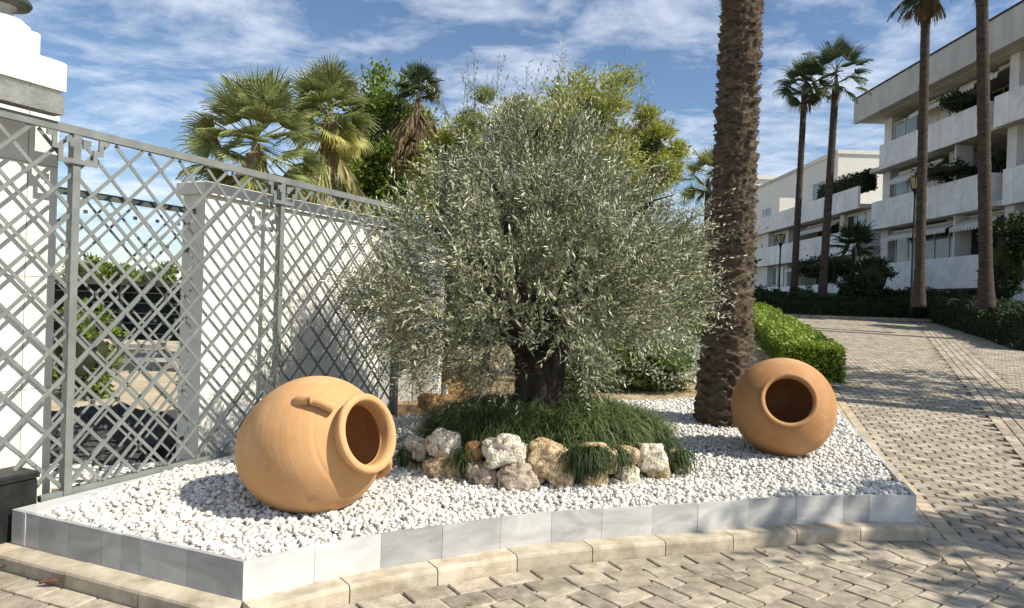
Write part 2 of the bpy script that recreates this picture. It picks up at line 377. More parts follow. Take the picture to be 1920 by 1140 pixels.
# road field: running bond across the road direction, tracks of long courses
rt = RD.to_2d(); rn = Vector((rt.y, -rt.x))
O2 = Vector((D0.x+.36, D0.y))
def track(s, w):    # band of lengthwise courses
    c = 1.35+.16*s if s < 12 else 3.27+.16*(s-12)
    return abs(w-c) < .42
bw, bh = .24, .135
for a in range(-16, 200):
    s = a*bh
    for b in range(-1, 60):
        w = b*bw+(.5*bw if a % 2 else 0)
        c = O2+rt*(s+bh/2)+rn*(w+bw/2)
        if c.y > 29.9 or c.x > kerbx(c.y)-.1 or (c.y < D0.y-.35 and front_limit(c.x)-.0 > c.y and s < -.45): continue
        if s > .5 and track(s, w+bw/2): continue
        piece(mb, [O2+rt*s+rn*w, O2+rt*s+rn*(w+bw), O2+rt*(s+bh)+rn*(w+bw), O2+rt*(s+bh)+rn*w], 0)
k = 0
while k < 92:
    s = .5+k*.29; k += 1
    c = 1.35+.16*s if s < 12 else 3.27+.16*(s-12); c2 = 1.35+.16*(s+.29) if s < 11.7 else 3.27+.16*(s+.29-12)
    for r in range(5):
        w0 = c-.40+r*.16; w1 = c2-.40+r*.16; p = O2+rt*s
        piece(mb, [p+rn*w0, p+rt*.285+rn*w1, p+rt*.285+rn*(w1+.155), p+rn*(w0+.155)], .004)
o = mb.build('paving', m_paver); tag(o, kind='structure'); mb = MB()
for r in range(2):     # border courses beside the bed
    for k in range(-3, 84):
        s = k*.30+.15*r; p = O2+rt*s-rn*(.02)
        piece(mb, [p-rn*(.13*r), p+rt*.295-rn*(.13*r), p+rt*.295-rn*(.13*(r+1)), p-rn*(.13*(r+1))], .006)
o = mb.build('border_pavers', m_paver2); tag(o, kind='structure')
# kerb stones round the bed
def kerb(mb, base, step, z0, z1, w, off=0, start=None):
    a = [v.to_3d() for v in offset_poly(base, -.03)]; b = [v.to_3d() for v in offset_poly(base, w)]
    def at(pts, u):
        L = [0]
        for i in range(1, len(pts)): L.append(L[-1]+(pts[i]-pts[i-1]).length)
        s = max(0, min(1, u))*L[-1]; i = max(j for j in range(len(L)) if L[j] <= s+1e-9); i = min(i, len(pts)-2)
        return pts[i].lerp(pts[i+1], (s-L[i])/(L[i+1]-L[i]))
    La = sum((b[i+1]-b[i]).length for i in range(len(b)-1)); n = round(La/step); g = .004/La
    for k in range(n):
        m = 4; zb = random.uniform(-.003, .003); cols = []
        for q in range(m+1):
            u = (k+g*n+(1-2*g*n)*q/m)/n; ia = at(a, u); ob = at(b, u); dd = (ob-ia).normalized()
            base_z = T(ob.x, ob.y)
            pr = [(ob, z0), (ob, z1-.022), (ob-dd*.006, z1-.008), (ob-dd*.02, z1), (ia, z1), (ia, z0)]
            cols.append([Vector((p.x, p.y, base_z+z+zb)) for p, z in pr])
        bb = len(mb.v)
        for cc in cols: mb.v += [tuple(v) for v in cc]
        for q in range(m):
            for j in range(5): mb.f.append((bb+q*6+j, bb+(q+1)*6+j, bb+(q+1)*6+j+1, bb+q*6+j+1))
        mb.f.append(tuple(bb+j for j in range(6))[::-1]); mb.f.append(tuple(bb+m*6+j for j in range(6)))
mb = MB(); kerb(mb, frontbase[:-1], .56, -.03, KZ, KW); kerb(mb, leftbase, .56, -.03, KZ-.004, KW)
o = mb.build('kerb', m_kerb); tag(o, kind='structure')
mb = MB(); kerb(mb, [D0.copy().to_2d().to_3d(), (D0+RD*26).to_2d().to_3d()], .6, -.03, .035, .10)
o = mb.build('side_kerb', m_kerb); tag(o, kind='structure')
# kerbs at the far and right side of the road
mb = MB()
pr = [Vector((float(kerbx(y)), y, 0)) for y in np.linspace(30, 2, 30)]
kerb(mb, pr, .8, -.05, .12, .14)
kerb(mb, [Vector((11.4, 30.1, 0)), Vector((18.8, 30.1, 0))][::-1], .8, -.05, .12, .14)
o = mb.build('road_kerb', m_kerb); tag(o, kind='structure')
# lawn strips beyond kerbs
o = sheet('lawn', 9, 44, 4, 60, .02, m_lawn, lambda x, y: (x > kerbx(y)+.6 or y > 30.8)); tag(o, kind='structure')
# courtyard behind the fence
mb = MB(); p1 = FF(-12, -.03, 0); p2 = FF(4.4, -.03, 0)
mb.poly([(p1.x, p1.y), (p2.x, p2.y), (p2.x-.2, 34), (-60, 34), (-60, p1.y)], -.05, .15)
o = mb.build('courtyard_floor', m_court); tag(o, kind='structure')

# ------------------------------------------------------------------ marble planter
def marble(name, c1, c2):
    return mat(name, c1, c2, 2.5, .35, .04, 40, lo=.35, hi=.7, dist=1.5, spec=.45, stretch=(1, 1, 2.2))
mm = [marble('marble_pale', (.43, .43, .41), (.62, .615, .59)), marble('marble_grey', (.29, .295, .29), (.44, .445, .435)), marble('marble_white', (.50, .51, .50), (.66, .66, .645)), marble('marble_mid', (.35, .355, .35), (.53, .53, .515))]
bed = empty('planter_bed', (B0.x, B0.y, KZ), 'raised bed edged with grey white marble slabs holding the white gravel', 'planter')
binv = Matrix.Translation(-Vector((B0.x, B0.y, KZ)))
def bedpart(mb, name, m):
    mb.v = [tuple(binv @ Vector(v)) for v in mb.v]; return mb.build(name, m, bed)
def slab(a, b, z0, z1, th, m, name='marble_slab'):
    mb = MB(); a = a.to_2d(); b = b.to_2d(); e = (b-a).normalized(); n = Vector((-e.y, e.x)); a = a+e*.0012; b = b-e*.0012
    z1 += random.uniform(-.0015, .0015); w = random.uniform(-.0012, .0012)
    a = a+n*w; b = b+n*w
    mb.poly([a, b, b+n*th, a+n*th], z0, z1); bedpart(mb, name, m)
seq = [2, 2, 1, 3, 0, 3, 0, 3, 0, 3, 0, 1, 2]
for i in range(len(FR)-1): slab(FR[i], FR[i+1], KZ-.01, TOPZ, .028, mm[seq[i]])
joints_px = [20, 77, 135, 203, 238, 277, 360, 450]
us = [0, .14, .285, .435, .52, .60, .79, 1.0]
for i in range(7): slab(A0.lerp(B0, us[i]), A0.lerp(B0, us[i+1]), KZ-.01, TOPZ, .028, mm[[3, 1, 1, 3, 1, 3, 1][i]])
for i in range(14): slab(D0+RD*(i*.58), D0+RD*((i+1)*.58), KZ-.14, TOPZ, .03, mm[[0, 3, 2][i % 3]], 'marble_slab')
# coping strip along the fence
mb = MB(); t0 = -.36; t1 = 3.75
mb.poly([FF(t0, .045, 0).to_2d(), FF(t0, .16, 0).to_2d()+Vector((.03, -.03)), FF(t1, .13, 0).to_2d(), FF(t1, .045, 0).to_2d()][::-1], .1, TOPZ-.004)
bedpart(mb, 'coping', mm[2])

# gravel -----------------------------------------------------------
MC = Vector((.36, 6.42)); MRx, MRy = 1.14, 1.06     # planted mound
poly = [A0+Vector((.06, .03, 0)), B0+Vector((.01, .05, 0))]+[p+Vector((0, .035, 0)) for p in FR[1:-1]]+[D0+Vector((-.05, .04, 0)), D0+RD*5.0+Vector((-.05, 0, 0)), Vector((2.6, 10.15, 0)), Vector((1.2, 9.6, 0)), Vector((-.2, 8.9, 0)), FF(3.9, .12, 0)]
PL = np.array([[p.x, p.y] for p in poly])
def inpoly(x, y, PL=PL):
    c = np.zeros(len(x), bool); j = len(PL)-1
    for i in range(len(PL)):
        xi, yi = PL[i]; xj, yj = PL[j]
        c ^= ((yi > y) != (yj > y)) & (x < (xj-xi)*(y-yi)/(yj-yi+1e-12)+xi); j = i
    return c
def gz(x, y):   # gravel surface
    return .272+.020*sm(np.asarray(y, float), 4.3, 5.3)+.012*np.sin(x*3.1+y*1.7)*np.sin(y*2.3-x)+np.clip(np.asarray(y)-8, 0, 9)*.02
def hexgrid(step, jit):
    gx = np.arange(PL[:, 0].min(), PL[:, 0].max(), step); gy = np.arange(PL[:, 1].min(), PL[:, 1].max(), step)
    a, b = np.meshgrid(gx, gy); a = a.ravel(); b = b.ravel()
    return a+RNG.normal(size=len(a))*jit*step, b+RNG.normal(size=len(b))*jit*step
mb = MB(); gxx = [(p.x, p.y) for p in poly]
o = MB().poly(gxx, .14, .255).build('gravel_base', m_gravelb); tag(o, kind='structure')
def pebbles(x, y, size, sub, zoff):
    n = len(x); V0, F0 = ICO[sub]; k = len(V0)
    # a handful of angular shapes
    shapes = []
    for s in range(14):
        v = V0.copy()
        for _ in range(7):        # chop with random planes for broken faces
            d = unit(RNG.normal(size=3)); h = .55+.3*RNG.random(); pr_ = v@d; v = v-np.clip(pr_-h, 0, None)[:, None]*d
        shapes.append(v*np.array([1.25, .95, .78]))
    shapes = np.array(shapes); sid = RNG.integers(0, 14, n)
    q = unit(RNG.normal(size=(n, 4))); w_, x_, y_, z_ = q.T
    Rm = np.stack([1-2*(y_**2+z_**2), 2*(x_*y_-z_*w_), 2*(x_*z_+y_*w_), 2*(x_*y_+z_*w_), 1-2*(x_**2+z_**2), 2*(y_*z_-x_*w_), 2*(x_*z_-y_*w_), 2*(y_*z_+x_*w_), 1-2*(x_**2+y_**2)], 1).reshape(n, 3, 3)
    sz = size*(.55+.75*RNG.random(n)**1.3)
    Vv = np.einsum('nij,nkj->nki', Rm, shapes[sid])*sz[:, None, None]*np.array([1, 1, .85])
    Vv += np.stack([x, y, gz(x, y)+zoff], 1)[:, None, :]
    Fv = F0[None]+(np.arange(n)*k)[:, None, None]
    return Vv.reshape(-1, 3), Fv.reshape(-1, 3)
def cleared(x, y):
    r = np.hypot((x-MC.x)/(MRx-.1), (y-MC.y)/(MRy-.1)); return inpoly(x, y) & (r > 1)
Vs = []; Fs = []; base = 0
for (step, jit, size, sub, zo, test) in ((.030, .3, .0205, 2, -.006, lambda x, y: y < 5.6), (.044, .35, .0225, 2, .010, lambda x, y: y < 5.6), (.038, .3, .024, 1, -.004, lambda x, y: (y >= 5.6)), (.068, .35, .025, 1, .012, lambda x, y: (y >= 5.6))):
    x, y = hexgrid(step, jit); k = cleared(x, y) & test(x, y) & (y < 11.3); x, y = x[k], y[k]
    v, f = pebbles(x, y, size, sub, zo+RNG.normal(size=len(x))*.003); Vs.append(v); Fs.append(f+base); base += len(v)
o = npmesh('gravel', np.concatenate(Vs), np.concatenate(Fs), m_gravel)
tag(o, 'white marble gravel filling the raised bed under the pots', 'gravel', kind='stuff')

# ------------------------------------------------------------------ terracotta pots
def pot(name, center, axis, R0, prof, m, label, handles, rollang=0):
    ax = Vector(axis).normalized(); q = ax.to_track_quat('Z', 'Y')
    root = empty(name, center, label, 'pot', 'terracotta pots lying on the gravel'); root.rotation_mode = 'QUATERNION'; root.rotation_quaternion = q
    outer = [(z*R0, r*R0) for z, r in prof['body']]
    MB().lathe(outer, 96).build('body', m, root, True)
    MB().lathe([(z*R0, r*R0) for z, r in prof['rim']], 96).build('rim', m, root, True)
    for h in handles:
        a0 = h; mb = MB(); pts = []; rr = []
        for z, r, t in ((.44, .84, .062), (.56, .885, .050), (.70, .855, .043), (.84, .76, .043), (.95, .60, .050)):
            pts.append((r*R0*math.cos(a0), r*R0*math.sin(a0), z*R0)); rr.append(t*R0*1.5)
        P4 = []; R4 = []
        for i in range(len(pts)-1):
            for k in range(4):
                f = k/4; P4.append(Vector(pts[i]).lerp(Vector(pts[i+1]), f)); R4.append(rr[i]*(1-f)+rr[i+1]*f)
        P4.append(Vector(pts[-1])); R4.append(rr[-1])
        for _ in range(2): P4 = [P4[0]]+[(P4[i-1]+P4[i]*2+P4[i+1])/4 for i in range(1, len(P4)-1)]+[P4[-1]]
        mb.tube(P4, R4, 14); mb.build('handle', m, root, True)
    return root
def smooth_prof(pts, n=10):
    out = []
    for i in range(len(pts)-1):
        p0 = pts[max(i-1, 0)]; p1 = pts[i]; p2 = pts[i+1]; p3 = pts[min(i+2, len(pts)-1)]
        for k in range(n):
            t = k/n
            out.append(tuple(.5*((2*p1[j])+(-p0[j]+p2[j])*t+(2*p0[j]-5*p1[j]+4*p2[j]-p3[j])*t*t+(-p0[j]+3*p1[j]-3*p2[j]+p3[j])*t**3) for j in (0, 1)))
    out.append(pts[-1]); return out
bodyL = smooth_prof([(-1.28, .001), (-1.28, .30), (-1.10, .52), (-.72, .80), (-.25, .97), (.12, 1.0), (.45, .92), (.70, .76), (.84, .60), (.90, .52), (.92, .48)])
innerL = [(.92, .42), (.80, .50), (.55, .78), (.1, .94), (-.4, .86), (-.9, .6), (-1.2, .01)]
rimL = smooth_prof([(.86, .50), (.93, .485), (.985, .50), (1.02, .54), (1.065, .56), (1.105, .55), (1.125, .51), (1.115, .465), (1.06, .435), (1.0, .43), (.90, .43)], 6)
# grooves under the shoulder
bodyL = [(z, r-(.008 if abs(z-.76) < .012 else 0)) for z, r in bodyL]
_ax = Vector((.835, -.49, .285)).normalized(); _q = _ax.to_track_quat('Z', 'Y')
def _ang(tx, tz):
    best = None
    for k in range(72):
        v = _q @ Vector((math.cos(k*PI/36), math.sin(k*PI/36), 0)); sc_ = (v.x*.96+v.y*.27)*tx+v.z*tz
        if best is None or sc_ > best[0]: best = (sc_, k*PI/36)
    return best[1]
HA = (_ang(-.88, .48), _ang(-.88, .48)+PI)
pL = pot('terracotta_pot', (-1.30, 4.66, .30+.38), (.835, -.49, .285), .458, {'body': bodyL+innerL, 'rim': rimL}, m_terra, 'tan oil jar with two small handles lying on its side left of the tree', HA)
bodyR = smooth_prof([(-1.1, .001), (-1.1, .34), (-.92, .60), (-.55, .86), (-.12, .99), (.12, 1.0), (.42, .91), (.62, .74), (.74, .58), (.78, .50)])
innerR = [(.78, .44), (.7, .5), (.45, .75), (.1, .92), (-.4, .86), (-.8, .6), (-1.02, .01)]
rimR = smooth_prof([(.75, .52), (.80, .505), (.84, .515), (.875, .53), (.905, .52), (.915, .49), (.90, .455), (.86, .435), (.76, .44)], 6)
pR = pot('terracotta_pot', (2.66, 6.72, .30+.445), (-.24, -.93, .29), .475, {'body': bodyR+innerR, 'rim': rimR}, m_terra2, 'round brownish pot without handles beside the palm, its mouth facing the viewer', ())

# ------------------------------------------------------------------ mound, rocks and grass
def mound_z(x, y):
    r = np.hypot((x-MC.x)/MRx, (y-MC.y)/MRy); return .30+.33*(1-np.clip(r, 0, 1)**5)**.5+.07*np.clip(1-r, 0, 1)
MV = []; n = 64
for k in range(20):
    for a in range(n):
        r = k/19*.97; x = MC.x+MRx*r*math.cos(2*PI*a/n); y = MC.y+MRy*r*math.sin(2*PI*a/n); MV.append((x, y, float(mound_z(x, y))-.03))
q = [(k*n+a, k*n+(a+1) % n, (k+1)*n+(a+1) % n, (k+1)*n+a) for k in range(19) for a in range(n)]
o = npmesh('mound_soil', MV, q, mat('dark_soil', (.03, .025, .015), (.07, .055, .035), 20, .95, .6), None, True); tag(o, kind='structure')
tufts = 0
rock_m = {'white': mat('rock_white', (.30, .22, .12), (.72, .67, .55), 24, .95, 1.0, 55, lo=.37, hi=.50),
          'tan': mat('rock_tan', (.28, .17, .08), (.62, .48, .30), 24, .95, 1.0, 55, lo=.37, hi=.54),
          'orange': mat('rock_orange', (.24, .12, .05), (.52, .31, .13), 24, .95, 1.0, 55, lo=.37, hi=.56),
          'mauve': mat('rock_mauve', (.18, .135, .095), (.50, .42, .33), 24, .95, 1.0, 55, lo=.37, hi=.56)}
def rock(c, r3, seed, m, label, group, rz=0):
    V, Fc = ICO[4]; out = []
    for v in V:
        vv = Vector(v); sgn = [math.copysign(abs(t)**.72, t) for t in vv]
        b = Vector(sgn); s = Vector((seed*3.1, seed*1.3, seed))
        d = 1+.26*noise.noise(vv*1.1+s)*1.6+.10*noise.noise(vv*3+s)*1.5-.10*max(0, noise.noise(vv*6+s))-.10*abs(noise.noise(vv*10+s))-.06*abs(noise.noise(vv*19+s))
        out.append((b.x*r3[0]*d*.9, b.y*r3[1]*d*.9, b.z*r3[2]*d*.9))
    o = npmesh('rock', out, Fc, m, None, True); o.location = c; o.rotation_euler = (0, 0, rz); tag(o, label, 'rock', group); return o
ords = ['first', 'second', 'third', 'fourth', 'fifth', 'sixth', 'seventh', 'eighth', 'ninth']
up_r = [(785, 842, 48, 'white'), (832, 834, 60, 'white'), (888, 849, 40, 'orange'), (951, 848, 84, 'white'), (1028, 857, 80, 'tan'), (1120, 861, 72, 'tan'), (1172, 860, 50, 'tan'), (1221, 858, 56, 'white'), (1268, 864, 44, 'tan')]
lo_r = [(781, 884, 40, 'tan'), (832, 880, 76, 'tan'), (903, 890, 68, 'mauve'), (972, 892, 84, 'mauve'), (1048, 896, 56, 'tan'), (1112, 900, 60, 'tan'), (1177, 894, 44, 'white'), (1232, 886, 44, 'tan'), (1278, 876, 36, 'white')]
def ringD(px): return float(np.interp(px, [765, 830, 903, 940, 1044, 1120, 1209, 1285], [5.75, 5.45, 5.30, 5.24, 5.22, 5.30, 5.52, 5.85]))
for row, lst, dz in (('upper', up_r, .05), ('lower', lo_r, 0)):
    for i, (px, py, w, c) in enumerate(lst):
        D = ringD(px)+dz; p = P(px, py, D); hw = w/2*D/F*1.12
        rock((p.x, p.y, p.z), (hw, hw*.85, min(hw*.95, .128)), i+(20 if row == 'lower' else 3), rock_m[c], '%s pitted limestone rock, %s from the left in the %s row round the mound' % ({'white': 'whitish', 'tan': 'tan', 'orange': 'orange brown', 'mauve': 'greyish brown'}[c], ords[i], row), 'limestone rocks ringing the olive mound', random.uniform(-.2, .2))
# grass blades
def blades(x, y, z, out, L, w, lift, name, m):
    n = len(x); p = np.stack([x, y, z], 1); segs = 5; V = np.zeros((n, segs+1, 2, 3)); d = unit(out)
    side = unit(np.cross(d, [0, 0, 1.])+1e-6); cur = p.copy(); el = lift.copy()
    for s in range(segs+1):
        ww = w*(1-(s/segs)**1.6)+.0004
        V[:, s, 0] = cur-side*ww[:, None]/2; V[:, s, 1] = cur+side*ww[:, None]/2
        st = np.stack([d[:, 0]*np.cos(el), d[:, 1]*np.cos(el), np.sin(el)], 1); cur = cur+st*(L/segs)[:, None]; el = el-(.30+.28*RNG.random(n))*1.25
    Vv = V.reshape(-1, 3); b = np.arange(n)[:, None]*(segs+1)*2+np.arange(segs)[None]*2; b = b.ravel()
    o = npmesh(name, Vv, np.stack([b, b+1, b+3, b+2], 1), m); return o
n = 17000; a = RNG.random(n)*2*PI; r = RNG.random(n)**.5*1.02
x = MC.x+MRx*r*np.cos(a); y = MC.y+MRy*r*np.sin(a); k = ~((r > .82) & ((x < 9)) & (x < 1.25) & (y < MC.y) & (RNG.random(n) < .80)); x, y, a, r = x[k], y[k], a[k], r[k]
z = mound_z(x, y)-.02; n = len(x)
# tufts
cl = np.sin(x*11+y*7)+np.sin(y*13-x*5)
outv = np.stack([np.cos(a)*.7+RNG.normal(size=n)*1.2+.5*np.sin(x*9)+.4*np.sin(y*17), np.sin(a)*.7+RNG.normal(size=n)*1.2-.15+.4*np.sin(x*15), np.zeros(n)], 1)
grass = blades(x, y, z, outv, np.where((r > .8) & (y < MC.y-.3), .10, .17)+.20*RNG.random(n)**1.5+.03*cl, .0045+.0055*RNG.random(n), .35+1.0*RNG.random(n), 'grass', m_grass)
tag(grass, 'long dark green grass spilling over the rocks under the olive tree', 'grass', kind='stuff')
# hanging curtains of grass over the rocks on the right
n = 2600; px_ = np.concatenate([RNG.normal(1102, 17, n//3), RNG.normal(1278, 9, n//12), RNG.normal(1160, 10, n//14), RNG.normal(757, 8, n//24), RNG.normal(862, 6, n//30)]); n = len(px_)
pp = np.array([P(a_, 838+RNG.random()*26, ringD(a_)-.03-RNG.random()*.06)[:] for a_ in px_])
outv = np.stack([RNG.normal(size=n)*1.3, -np.ones(n), np.zeros(n)], 1)
tn = 330; ta = RNG.random(tn)*2*PI; tr_ = RNG.random(tn)**.5*.98; tn_x = MC.x+MRx*tr_*np.cos(ta); tn_y = MC.y+MRy*tr_*np.sin(ta); ti = RNG.integers(0, tn, 13000); tdir = RNG.normal(size=(tn, 2))
tx_ = tn_x[ti]+RNG.normal(size=13000)*.022; ty_ = tn_y[ti]+RNG.normal(size=13000)*.022
to = np.stack([RNG.normal(size=13000)*.7+tdir[ti, 0]*.6+np.cos(ta[ti])*.5, RNG.normal(size=13000)*.7+tdir[ti, 1]*.6+np.sin(ta[ti])*.5, np.zeros(13000)], 1)
tf = blades(tx_, ty_, mound_z(tx_, ty_)-.01, to, .18+.26*RNG.random(13000), .0035+.0045*RNG.random(13000), .7+.7*RNG.random(13000), 'tufted_grass', mat('grass_blade_light', (.15, .20, .07), None, island=.8, hue=.02, rough=.5, trans=.2))
tag(tf, 'lighter long grass tufts arching out of the mound under the olive tree', 'grass', kind='stuff')
o = blades(pp[:, 0], pp[:, 1], pp[:, 2], outv, .10+.20*RNG.random(n), .0045+.0045*RNG.random(n), .75-1.2*RNG.random(n), 'trailing_grass', m_grass)
tag(o, 'dark green grass trailing down the faces of the ring of rocks', 'grass', kind='stuff')

# ------------------------------------------------------------------ olive tree
def gnarly(pts, rad, n, seed, amp, fr=6, twist=0):
    V = []; N = len(pts)
    for i, p in enumerate(pts):
        d = (pts[min(i+1, N-1)]-pts[max(i-1, 0)]).normalized(); e1 = d.cross(Vector((0, 1, .1))).normalized(); e2 = d.cross(e1)
        for k in range(n):
            a = 2*PI*k/n+twist*i/N; u = e1*math.cos(a)+e2*math.sin(a)
            dd = 1+amp*noise.noise(Vector((math.cos(a)*1.6, math.sin(a)*1.6, i/N*1.8+seed)))*2+amp*.5*noise.noise(Vector((math.cos(a)*fr, math.sin(a)*fr, i/N*fr+seed)))
            V.append(p+u*(rad[i]*dd))
    Fc = [(i*n+k, i*n+(k+1) % n, (i+1)*n+(k+1) % n, (i+1)*n+k) for i in range(N-1) for k in range(n)]
    return V, Fc
def lerp_path(pts, rad, m):
    P_ = []; R_ = []
    for i in range(len(pts)-1):
        for k in range(m): f = k/m; P_.append(Vector(pts[i]).lerp(Vector(pts[i+1]), f)); R_.append(rad[i]*(1-f)+rad[i+1]*f)
    P_.append(Vector(pts[-1])); R_.append(rad[-1]); return P_, R_
TX, TY = .26, 6.40
olive = empty('olive_tree', (TX, TY, .6), 'squat old olive tree with dark trunk and dense silvery crown on the rock mound', 'tree')
mb = MB()
for pts, rad, sd in (([(.27, TY, .55), (.26, TY, .75), (.24, TY, 1.0), (.22, TY, 1.2), (.15, TY, 1.42)], [.30, .20, .165, .15, .11], 1),
                     ([(.36, TY+.02, .60), (.38, TY, .9), (.40, TY, 1.15), (.48, TY, 1.38)], [.20, .12, .10, .08], 5),
                     ([(.18, TY-.02, .60), (.17, TY-.03, .85), (.17, TY, 1.1), (.04, TY, 1.35)], [.19, .12, .09, .07], 9)):
    p_, r_ = lerp_path(pts, rad, 8); V, Fc = gnarly(p_, r_, 28, sd, .24, 6, 1.6); mb.add([v-Vector((TX, TY, .6)) for v in V], Fc)
mb.build('trunk', m_bark, olive, True)
zs = [.90, 1.2, 1.45, 1.91, 2.26, 2.55, 2.80, 3.05, 3.3, 3.5]; ws = [1.0, 1.30, 1.44, 1.52, 1.44, 1.20, .96, .74, .42, .12]
def crown_w(z): return np.interp(z, zs, ws)
br = MB(); limbs = []
for i in range(15):
    a = 2*PI*i/15+random.uniform(-.2, .2); z1 = random.uniform(1.5, 2.6); w = float(crown_w(z1))*random.uniform(.45, .7)
    p0 = Vector((TX+.12*math.cos(a), TY+.1*math.sin(a), 1.2)); p3 = Vector((TX+w*math.cos(a), TY+w*math.sin(a)*.92, z1))
    p1 = p0.lerp(p3, .33)+Vector((0, 0, .12)); p2 = p0.lerp(p3, .66)+Vector((random.uniform(-.1, .1), random.uniform(-.1, .1), .08))
    pts = [p0, p1, p2, p3]; limbs.append(pts); br.tube(pts, [.06, .04, .026, .012], 7)
    for j in range(5):
        s = pts[random.choice((1, 2, 3))]; e = s+Vector((math.cos(a+random.uniform(-1, 1)), math.sin(a+random.uniform(-1, 1)), random.uniform(-.1, .9)))*random.uniform(.2, .42)
        br.tube([s, s.lerp(e, .5)+Vector((0, 0, .04)), e], [.016, .010, .005], 5)
br.v = [(v[0]-TX, v[1]-TY, v[2]-.6) for v in br.v]; br.build('branch', m_bark, olive, True)
nt_ = 12500
zc = np.interp(RNG.random(nt_), [0, .1, .28, .50, .70, .86, .95, 1], [1.0, 1.3, 1.62, 2.0, 2.25, 2.52, 2.8, 3.25])
a = RNG.random(nt_)*2*PI; nz_ = np.array([noise.noise(Vector((math.cos(t)*1.8, math.sin(t)*1.8, zz_*1.5))) for t, zz_ in zip(a, zc)])
nz2 = np.array([noise.noise(Vector((math.cos(t)*4.5, math.sin(t)*4.5, zz_*4+9))) for t, zz_ in zip(a, zc)])
rr = crown_w(zc)*(.97+.75*nz_+.65*nz2)*(.22+.78*RNG.random(nt_)**.5)*.88
rr = np.minimum(rr, crown_w(zc)*(.86+.50*nz2+.35*nz_+.16*RNG.random(nt_)**3).clip(.5, 1.06))
base = np.stack([TX-.06+rr*np.cos(a), TY+rr*np.sin(a)*.9, zc], 1)
odir = np.stack([np.cos(a), np.sin(a)*.9, (zc-1.5)*.8], 1); odir = unit(odir)+RNG.normal(size=(nt_, 3))*.34+np.array([0, 0, .22])*(zc > 1.5)[:, None]
gap = np.array([noise.noise(Vector(b_)*2.7) for b_ in base]) > -.11
gap &= ~((base[:, 2] < 1.42) & (np.hypot(base[:, 0]-TX, (base[:, 1]-TY+.25)) < .42)) & ~((base[:, 2] < 1.40) & (abs(base[:, 0]-TX-.02) < .26) & (base[:, 1] < TY))
gap &= ~((base[:, 0] > TX+.45) & (base[:, 2] < 1.36))
base, odir = base[gap], unit(odir[gap])
base[:, 0] = np.where(base[:, 0] > TX, TX+(base[:, 0]-TX)*.92, base[:, 0])
ex = []   # long shoots poking out at the top and sides
for (px, py, dx_, dz_) in ((880, 230, -.05, .5), (893, 210, .03, .5), (1175, 250, .16, .42), (1160, 290, .2, .4), (850, 240, -.2, .45), (700, 400, -.5, .2), (1290, 400, .5, .25), (1270, 360, .5, .35), (690, 460, -.6, .1), (930, 200, .0, .4), (990, 200, .05, .3), (1310, 450, .55, .2), (1040, 190, .1, .35), (760, 600, -.5, -.25), (780, 690, -.4, -.1), (800, 760, -.1, .3)):
    for k in range(4):
        b_ = P(px+random.uniform(-14, 14), py+random.uniform(-14, 14), TY+random.uniform(-.3, .3)); ex.append((b_[:], (dx_+random.uniform(-.1, .1), random.uniform(-.1, .1), dz_+random.uniform(-.05, .1))))
eb = np.array([e[0] for e in ex]); ed = unit(np.array([e[1] for e in ex]))
def twigs(base, odir, L, nl, ll, lw, droop=.25):
    n = len(base); t = np.linspace(.12, 1, nl); pos = base[:, None]+odir[:, None]*(L[:, None]*t[None])[:, :, None]+np.array([0, 0, -1.])*(droop*L[:, None]*t[None]**2)[:, :, None]*.5
    side = unit(np.cross(odir, RNG.normal(size=(n, 3)))); sgn = np.where(np.arange(nl) % 2, 1, -1)
    rot = RNG.normal(size=(n, nl, 3))*.25
    D = odir[:, None]*.75+side[:, None]*sgn[None, :, None]*.75+rot
    V, Fc = leaf_quads(pos.reshape(-1, 3), D.reshape(-1, 3), (ll*(.6+.7*RNG.random((n, nl)))).ravel(), (lw*(.7+.6*RNG.random((n, nl)))).ravel())
    # stems: thin strips
    e = base+odir*L[:, None]+np.array([0, 0, -.5])*(droop*L)[:, None]; mid = base+odir*L[:, None]*.5-np.array([0, 0, .125])*(droop*L)[:, None]; sd = side*.0018
    SV = np.stack([base-sd, base+sd, mid+sd, mid-sd, e+sd*.4, e-sd*.4], 1).reshape(-1, 3); b = np.arange(n)*6
    SF = np.concatenate([np.stack([b, b+1, b+2, b+3], 1), np.stack([b+3, b+2, b+4, b+5], 1)])
    return V, Fc, SV, SF
o0 = np.array([TX, TY, .6])
TW = []; TF = []; tb = 0
nn = len(base); sel = RNG.random(nn) < .20
for (bb_, dd_, m, nm, L) in ((base[~sel], odir[~sel], m_olive, 'foliage', .18+.30*RNG.random((~sel).sum())**1.5), (base[sel], odir[sel], m_olivey, 'young_shoots', .26+.30*RNG.random(sel.sum())), (eb, ed, m_olive, 'long_shoots', .35+.3*RNG.random(len(eb)))):
    V, Fc, SV, SF = twigs(bb_, dd_, L, 16, .054, .0108)
    npmesh(nm, V-o0, Fc, m, olive); TW.append(SV-o0); TF.append(SF+tb); tb += len(SV)
tag(npmesh('twigs', np.concatenate(TW), np.concatenate(TF), m_bark, olive), kind='stuff')
V0, F0 = ICO[2]; ol = None
for k in RNG.integers(0, nn, 70):
    p = Vector(base[k]+odir[k]*.22-o0)
    if ol is None: ol = npmesh('olive_fruit', V0*np.array([.011, .011, .014]), F0, mat('olive_fruit', (.36, .42, .10), rough=.4), olive, True); ol.location = p
    else: c_ = ol.copy(); C.objects.link(c_); c_.parent = olive; c_.location = p
V0, F0 = ICO[1]

